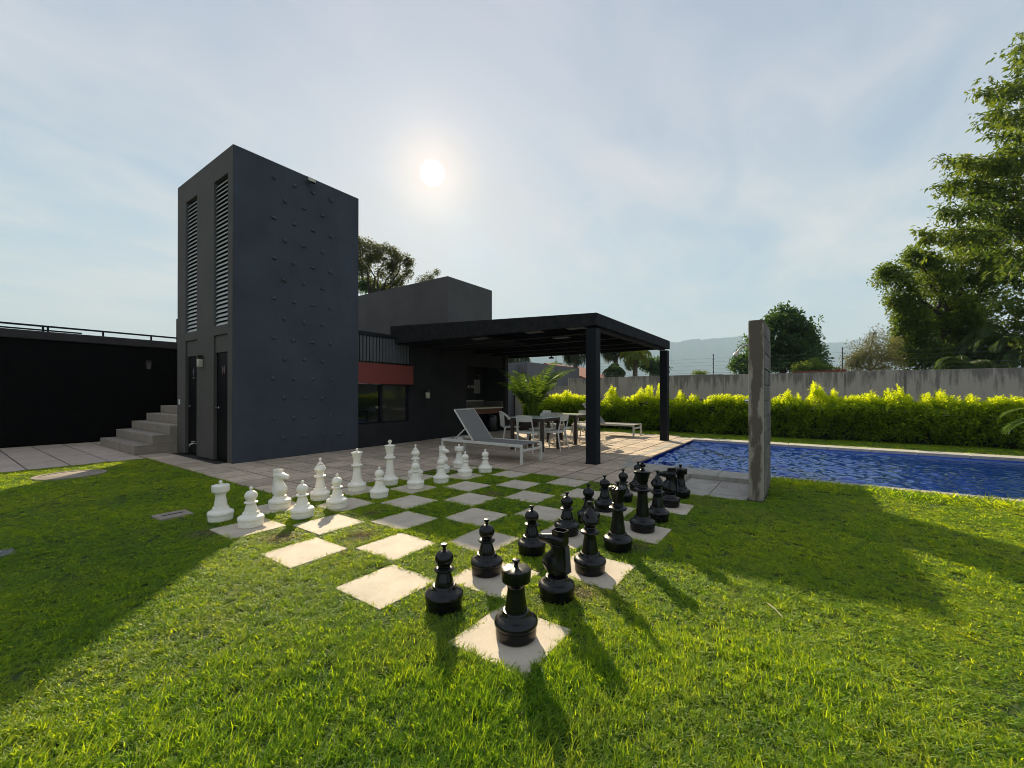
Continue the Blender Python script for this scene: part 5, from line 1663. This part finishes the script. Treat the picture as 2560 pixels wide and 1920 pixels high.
# dense round tree behind the shower wall
D = 27
tree('dense_tree', 'round dense dark green tree rising right behind the shower wall', ground(1690, D), at(1690, 790, D),
     [pb(1688, 735, D, 62, 50, 5), pb(1690, 695, D, 35, 26, 2), pb(1640, 760, D, 45, 38, 2.5), pb(1610, 785, D, 28, 20, 1), pb(1735, 765, D, 34, 40, 2.5), pb(1655, 712, D, 30, 25, 1.3), pb(1725, 720, D, 26, 24, 1), pb(1748, 728, D, 14, 18, .5), pb(1690, 780, D, 80, 25, 3), pb(1765, 775, D, 14, 28, .8)],
     .20, 'dense_leaf', 'dark_bark', .30, 1500, 1.05, twigs=40)
tree('low_bush', 'light green spreading bush over the wall at the dense tree foot', ground(1750, 23), at(1755, 800, 23),
     [pb(1735, 795, 23, 22, 12, 1), pb(1775, 798, 23, 26, 10, 1), pb(1755, 790, 23, 18, 12, .6), pb(1800, 802, 23, 12, 6, .3)], .15, 'vine_leaf', 'bark', .08, 260, .7, limb_r=.03, twigs=20)
tree('tiny_tree', 'tiny flat topped bush on the wall line left of the shower wall', ground(1508, 40), at(1508, 815, 40),
     [pb(1508, 806, 40, 18, 5, 1)], .15, 'tree_leaf', 'bark', .06, 60, .8, limb_r=.03, twigs=8)
# sparse twiggy shrub
D = 17
tree('sparse_shrub', 'thin twiggy shrub with scattered olive leaves over the wall', ground(1875, D), at(1878, 800, D),
     [pb(1870, 765, D, 28, 30, 2), pb(1895, 750, D, 30, 35, 1.6), pb(1850, 780, D, 22, 20, 1.2), pb(1920, 775, D, 24, 28, 1.4), pb(1888, 720, D, 12, 14, .2), pb(1930, 745, D, 12, 16, .4), pb(1835, 790, D, 18, 10, .6), pb(1905, 795, D, 40, 8, 1)],
     .12, 'sparse_leaf', 'bark', .05, 900, .66, limb_r=.030, clus=[leaf_cluster(9, .30, .12, 520 + k, aspect=.4) for k in range(4)], twigs=170)
# vine draped mid tree at the right
D = 19
tree('vine_tree', 'vine draped leafy tree left of the tallest tree, yellow green below', ground(2040, D), at(2040, 700, D),
     [pb(1985, 560, D, 26, 26, 1.6), pb(2030, 600, D, 55, 45, 4), pb(2090, 570, D, 45, 50, 3.5), pb(2110, 640, D, 45, 50, 3.5), pb(1930, 600, D, 26, 20, 1.2), pb(1912, 590, D, 14, 14, .5), pb(1955, 640, D, 24, 34, 2.4), pb(1968, 700, D, 30, 50, 5),
      pb(1985, 765, D, 42, 35, 4.5), pb(2050, 680, D, 40, 40, 4), pb(2085, 700, D, 45, 40, 4), pb(2045, 760, D, 14, 42, 2), pb(2090, 760, D, 50, 35, 3.5), pb(1935, 745, D, 14, 30, .7), pb(2110, 520, D, 50, 30, 2), pb(2150, 610, D, 30, 40, 1.6)],
     .17, 'vine_leaf', 'dark_bark', .22, 3300, .80, twigs=80, tb=(0, .9))
# tallest airy tree, trunk outside the frame
def airy_tree():
    D = 15.5
    t_ = thing('tall_airy_tree', 'tallest tree at the right edge with layered airy branches', 'tree')
    base = Vector(ground(2330, D)); top_ = at(2290, -60, D)
    mb_ = MB()
    trunk = branch_tube(mb_, base, top_, .34, .08, .03, 12, 14)
    P_, T_, S_ = [], [], []
    tips = [(2195, 95, 40), (2120, 195, 50), (2150, 235, 45), (2105, 248, 40), (2135, 290, 30), (2170, 330, 60), (2020, 342, 75), (2075, 350, 60), (2130, 352, 60), (2010, 402, 70), (2050, 395, 80), (2110, 415, 80), (2035, 450, 60), (2095, 460, 80),
            (1985, 505, 60), (2060, 500, 70), (2160, 480, 80), (2150, 540, 60), (2170, 600, 70), (2140, 655, 45), (2170, 690, 60), (2200, 160, 60), (2195, 280, 70), (2185, 400, 80), (2190, 450, 80), (2200, 560, 70), (2205, 740, 60), (2190, 640, 60), (2240, 200, 80), (2240, 350, 90), (2240, 500, 90)]
    for k, (tx, ty, ln_) in enumerate(tips):
        dd = D + random.uniform(-1.3, 1.3)
        tip = at(tx, ty, dd)
        st2 = at(2295 + random.uniform(-8, 8), ty + random.uniform(25, 60), D)
        pts_ = branch_tube(mb_, st2, tip, .045, .008, .10, 5, 9)
        s_ = dd / (FPX / K)
        m_ = int(ln_ * 1.0) + 12
        tone = random.uniform(0, .55)
        for _ in range(m_):
            f_ = random.random() ** .8
            along = (ln_ + 60) * s_ * f_
            dv = (st2 - tip).normalized()
            q = tip + dv * along + Vector((random.gauss(0, 1), random.gauss(0, 1), 0)) * (.10 + .22 * f_) * 1.0 + Vector((0, 0, random.gauss(0, .10 + .12 * f_)))
            P_.append(tuple(q)); T_.append(tone + random.uniform(0, .35)); S_.append(random.uniform(.7, 1.15))
            if random.random() < .10:
                branch_tube(mb_, tip + dv * along, q, .010, .004, .1, 4, 2)
    for _ in range(220):                       # fuller interior towards the trunk
        yy = random.uniform(60, 780)
        q = at(random.uniform(2150, 2300) + 25 * math.sin(yy / 37), yy, D + random.uniform(-1.5, 1.5))
        P_.append(tuple(q)); T_.append(random.uniform(0, .8)); S_.append(random.uniform(.8, 1.25))
    link('trunk', mb_.mesh('trunk', M['dark_bark'], smooth=True, fix=False), t_)
    n_ = len(P_)
    cl_ = [leaf_cluster(11, .19, .20, 600 + k, aspect=.42, flat=.45, droop=.45) for k in range(4)]
    eul = np.stack([rng.normal(0, .22, n_), rng.normal(0, .22, n_), rng.uniform(0, 6.28, n_)], 1)
    scatter('crown', P_, eul, np.repeat(np.array(S_)[:, None], 3, 1), rng.integers(0, 4, n_), np.clip(T_, 0, 1), np.zeros(n_), cl_, M['tree_leaf'], t_)
airy_tree()
# tree behind the pool house
D = 24
tree('roadside_tree', 'brownish green open crowned tree between tower and upper block', ground(800, D), at(805, 660, D),
     [pb(800, 545, D, 30, 26, 2), pb(830, 560, D, 34, 26, 2.2), pb(862, 565, D, 22, 18, 1.2), pb(845, 600, D, 34, 24, 1.8), pb(795, 590, D, 28, 26, 1.4), pb(878, 590, D, 14, 18, .4), pb(770, 560, D, 25, 35, 1.4), pb(880, 560, D, 12, 12, .3), pb(775, 525, D, 10, 10, .3)],
     .17, 'brown_leaf', 'dark_bark', .16, 850, .62, twigs=110, limb_r=.06)
tree('dark_low_tree', 'dark dense low tree under the open crown by the tower', ground(800, 27), at(800, 650, 27),
     [pb(800, 620, 27, 34, 16, 2), pb(830, 628, 27, 20, 10, 1)], .17, 'dense_leaf', 'dark_bark', .14, 260, .8, twigs=10)
tree('sprig_tree', 'small leafy sprigs peeping over the upper block left roof edge', ground(932, 24), at(932, 640, 24),
     [pb(928, 598, 24, 14, 10, 1), pb(945, 590, 24, 6, 7, .4), pb(912, 606, 24, 10, 6, .5)], .14, 'brown_leaf', 'dark_bark', .06, 90, .5, limb_r=.03, twigs=20)
tree('pergola_gap_tree', 'dark green round tree seen under the pergola roof beside the yellow palm', ground(1410, 34), at(1410, 810, 34),
     [pb(1408, 792, 34, 22, 18, 1), pb(1425, 800, 34, 16, 12, .7), pb(1395, 785, 34, 12, 12, .5)], .18, 'dense_leaf', 'dark_bark', .18, 330, .95, twigs=10)


# ---- palms
def palm(name, label, base, hgt_, fronds, L_, droop, mt, leaflet=.5, trunk_r=.13, el0=(10, 75), nl=26, lw=.035, hang=.6, seed=1, stems=False, group=None):
    rr = random.Random(seed)
    t_ = thing(name, label, 'palm', tuple(base), 0, group)
    if trunk_r:
        mb_ = MB().tube([(0, 0, 0), (.05, .03, hgt_ * .4), (.02, 0, hgt_)], [trunk_r * 1.2, trunk_r, trunk_r * .85], 10)
        link('trunk', mb_.mesh('trunk', M['bark'], smooth=True), t_)
    for k in range(fronds):
        az = 2 * PI * k / fronds * 2.4 + rr.uniform(-.3, .3)
        el = R(rr.uniform(*el0)); L = L_ * rr.uniform(.75, 1.1)
        hd = Vector((math.cos(az), math.sin(az), 0))
        p_ = Vector((0, 0, hgt_ if trunk_r else rr.uniform(.0, .1))) + (hd * rr.uniform(.02, .14) if stems else Vector())
        seg = 12
        pts_, dirs = [p_.copy()], []
        e = el
        for i in range(seg):
            d = hd * math.cos(e) + Vector((0, 0, math.sin(e)))
            dirs.append(d)
            p_ = p_ + d * (L / seg)
            pts_.append(p_.copy())
            e -= R(droop) / seg * (1 + i / seg * 1.2)
        dirs.append(dirs[-1])
        mb_ = MB().tube(pts_, [.014 * (1 - .8 * i / seg) * (L_ / 1.6) for i in range(seg + 1)], 5)
        side = hd.cross(Vector((0, 0, 1)))
        vs, fs = [], []
        for q in range(nl):
            f_ = .12 + .88 * q / nl if not stems else .28 + .72 * q / nl
            i = min(seg - 1, int(f_ * seg)); fr_ = f_ * seg - i
            c = pts_[i].lerp(pts_[i + 1], fr_)
            ll = leaflet * math.sin(PI * min(1, .18 + .80 * f_)) ** .7 * rr.uniform(.85, 1.1)
            for s_ in (-1, 1):
                dd = (side * s_ * .85 + dirs[i] * .55 + Vector((0, 0, -hang * rr.uniform(.6, 1.2) + .12))).normalized()
                w_ = dirs[i].cross(dd).cross(dd).normalized() * lw / 2
                mid = c + dd * ll * .5
                end = c + dd * ll + Vector((0, 0, -ll * .28 * hang * 1.6))
                o = len(vs)
                vs += [tuple(c), tuple(mid - w_), tuple(end), tuple(mid + w_)]
                fs += [(o, o + 1, o + 2), (o, o + 2, o + 3)]
        mb_.add(vs, fs)
        me_ = mb_.mesh('frond', M[mt], fix=False)
        a_ = me_.attributes.new('lv', 'FLOAT', 'POINT')
        a_.data.foreach_set('value', np.full(len(me_.vertices), rr.random(), dtype=np.float32))
        link('frond', me_, t_)
    return t_


def gp(x, dep):
    c = at(x, 851, dep)
    return Vector((c.x, c.y, -1.6))


palm('areca_palm', 'feathery areca palm growing from the planter under the pergola', (10.75, 6.75, .40), 0, 24, 2.25, 55, 'areca_leaf', leaflet=.36, trunk_r=0, el0=(74, 92), nl=26, lw=.015, hang=.50, seed=5, stems=True)
for k, (x, y, dep, mt, lab, L_, dr_, lw_) in enumerate((
        (1243, 742, 26, 'palm_dark', 'grey green coconut palm with hanging fronds left of the thick post', 2.0, 150, .05),
        (1330, 735, 25, 'palm_dark', 'grey green coconut palm with hanging fronds right of the thick post', 2.0, 150, .05),
        (1372, 768, 23, 'palm_yellow', 'yellowish palm under the pergola roof near the far post', 1.35, 110, .05),
        (1328, 800, 22, 'palm_leaf', 'low green palm tip rising above the wall beside the thick post', 0.95, 110, .04),
        (1118, 770, 30, 'palm_dark', 'palm fronds glimpsed left of the areca beside the pier', 1.6, 120, .05))):
    b_ = gp(x, dep); top_ = at(x, y, dep)
    palm('coconut_palm', lab, b_, top_.z + 1.6, 20, L_, dr_, mt, leaflet=.28 * L_ , trunk_r=.15, el0=(-5, 85), nl=26, lw=lw_, hang=(1.3 if L_ > 1.9 else .6), seed=20 + k, group='palms beyond the boundary wall')
for k, (x, y, dep, lab, L_) in enumerate(((2165, 740, 16.5, 'fan of dark palm fronds over the wall right of the vine tree', 1.9), (2080, 790, 16, 'low blurred palm over the wall beneath the vine tree', 1.3), (2215, 745, 15.5, 'bright backlit palm at the right edge above the wall', 1.8), (2125, 775, 17.5, 'middle dark palm over the wall between the others at right', 1.6))):
    b_ = gp(x, dep); top_ = at(x, y, dep)
    palm('fan_palm', lab, b_, top_.z + 1.6, 22, L_, 105, 'palm_leaf', leaflet=.42, trunk_r=.10, el0=(-10, 75), nl=28, lw=.032, hang=.7, seed=60 + k, group='palms above the right part of the wall')
# frond reaching in at the right edge
c_ = at(2330, 905, 7.0)
palm('edge_palm', 'palm whose frond tips reach in at the right edge over the hedge', (c_.x, c_.y, -.1), .75, 12, 1.05, 80, 'palm_leaf', leaflet=.36, trunk_r=.05, el0=(15, 60), nl=26, lw=.022, hang=.2, seed=81)

# ================================================================== MOUNTAINS
def mountains():
    ridge = [(-300, 742), (300, 740), (700, 745), (1100, 742), (1300, 740), (1445, 737), (1500, 734), (1560, 731), (1600, 728), (1660, 724), (1720, 730), (1770, 739), (1800, 740), (1850, 735), (1900, 726), (1945, 714), (2000, 706), (2100, 700), (2250, 706), (2500, 720), (2900, 730)]
    D_ = 4200.0
    xs = np.arange(-300, 2900, 8.0)
    yr = np.interp(xs, [a for a, _b in ridge], [b_ for _a, b_ in ridge])
    rr = np.random.default_rng(4)
    yr += np.convolve(rr.normal(0, 2.2, len(xs)), np.ones(5) / 5, 'same') + np.convolve(rr.normal(0, 5, len(xs)), np.ones(17) / 17, 'same')
    vs, fs = [], []
    rows = 10
    for i, (x, y) in enumerate(zip(xs, yr)):
        p_ = at(x, y, D_)
        hz_ = Vector((p_.x - CAM.x, p_.y - CAM.y, 0)).normalized()
        top_ = p_.z
        for j in range(rows):
            f_ = j / (rows - 1)
            dd = 900 * (1 - f_) ** 1.2
            q = p_ - hz_ * dd
            vs.append((q.x + rr.normal(0, 14), q.y + rr.normal(0, 14), -1.6 + (top_ + 1.6) * f_ ** .8 * (1 + (rr.normal(0, .03) if 0 < j < rows - 1 else 0))))
    n_ = len(xs)
    for i in range(n_ - 1):
        for j in range(rows - 1):
            fs.append((i * rows + j, (i + 1) * rows + j, (i + 1) * rows + j + 1, i * rows + j + 1))
    o = link('mountain_ridge', MB().add(vs, fs).mesh('mountain_ridge', M['mountain'], smooth=True, fix=False, angle=60))
    o['kind'] = 'structure'
mountains()

# ================================================================== HAZE
hb = MB().box(-5900, 8900, -5900, 8900, -2.6, 660).mesh('haze', None)
hzo = link('haze', hb)
hzo['kind'] = 'stuff'
hm_ = bpy.data.materials.new('haze')
hm_.use_nodes = True
t = hm_.node_tree
t.nodes.clear()
pv = N('ShaderNodeVolumePrincipled', t)
pv.inputs['Color'].default_value = (0.58, 0.80, 1.0, 1)
pv.inputs['Density'].default_value = 0.00026
pv.inputs['Anisotropy'].default_value = 0.0
ov = N('ShaderNodeOutputMaterial', t)
wire(pv.outputs[0], ov.inputs['Volume'], t)
hb.materials.append(hm_)
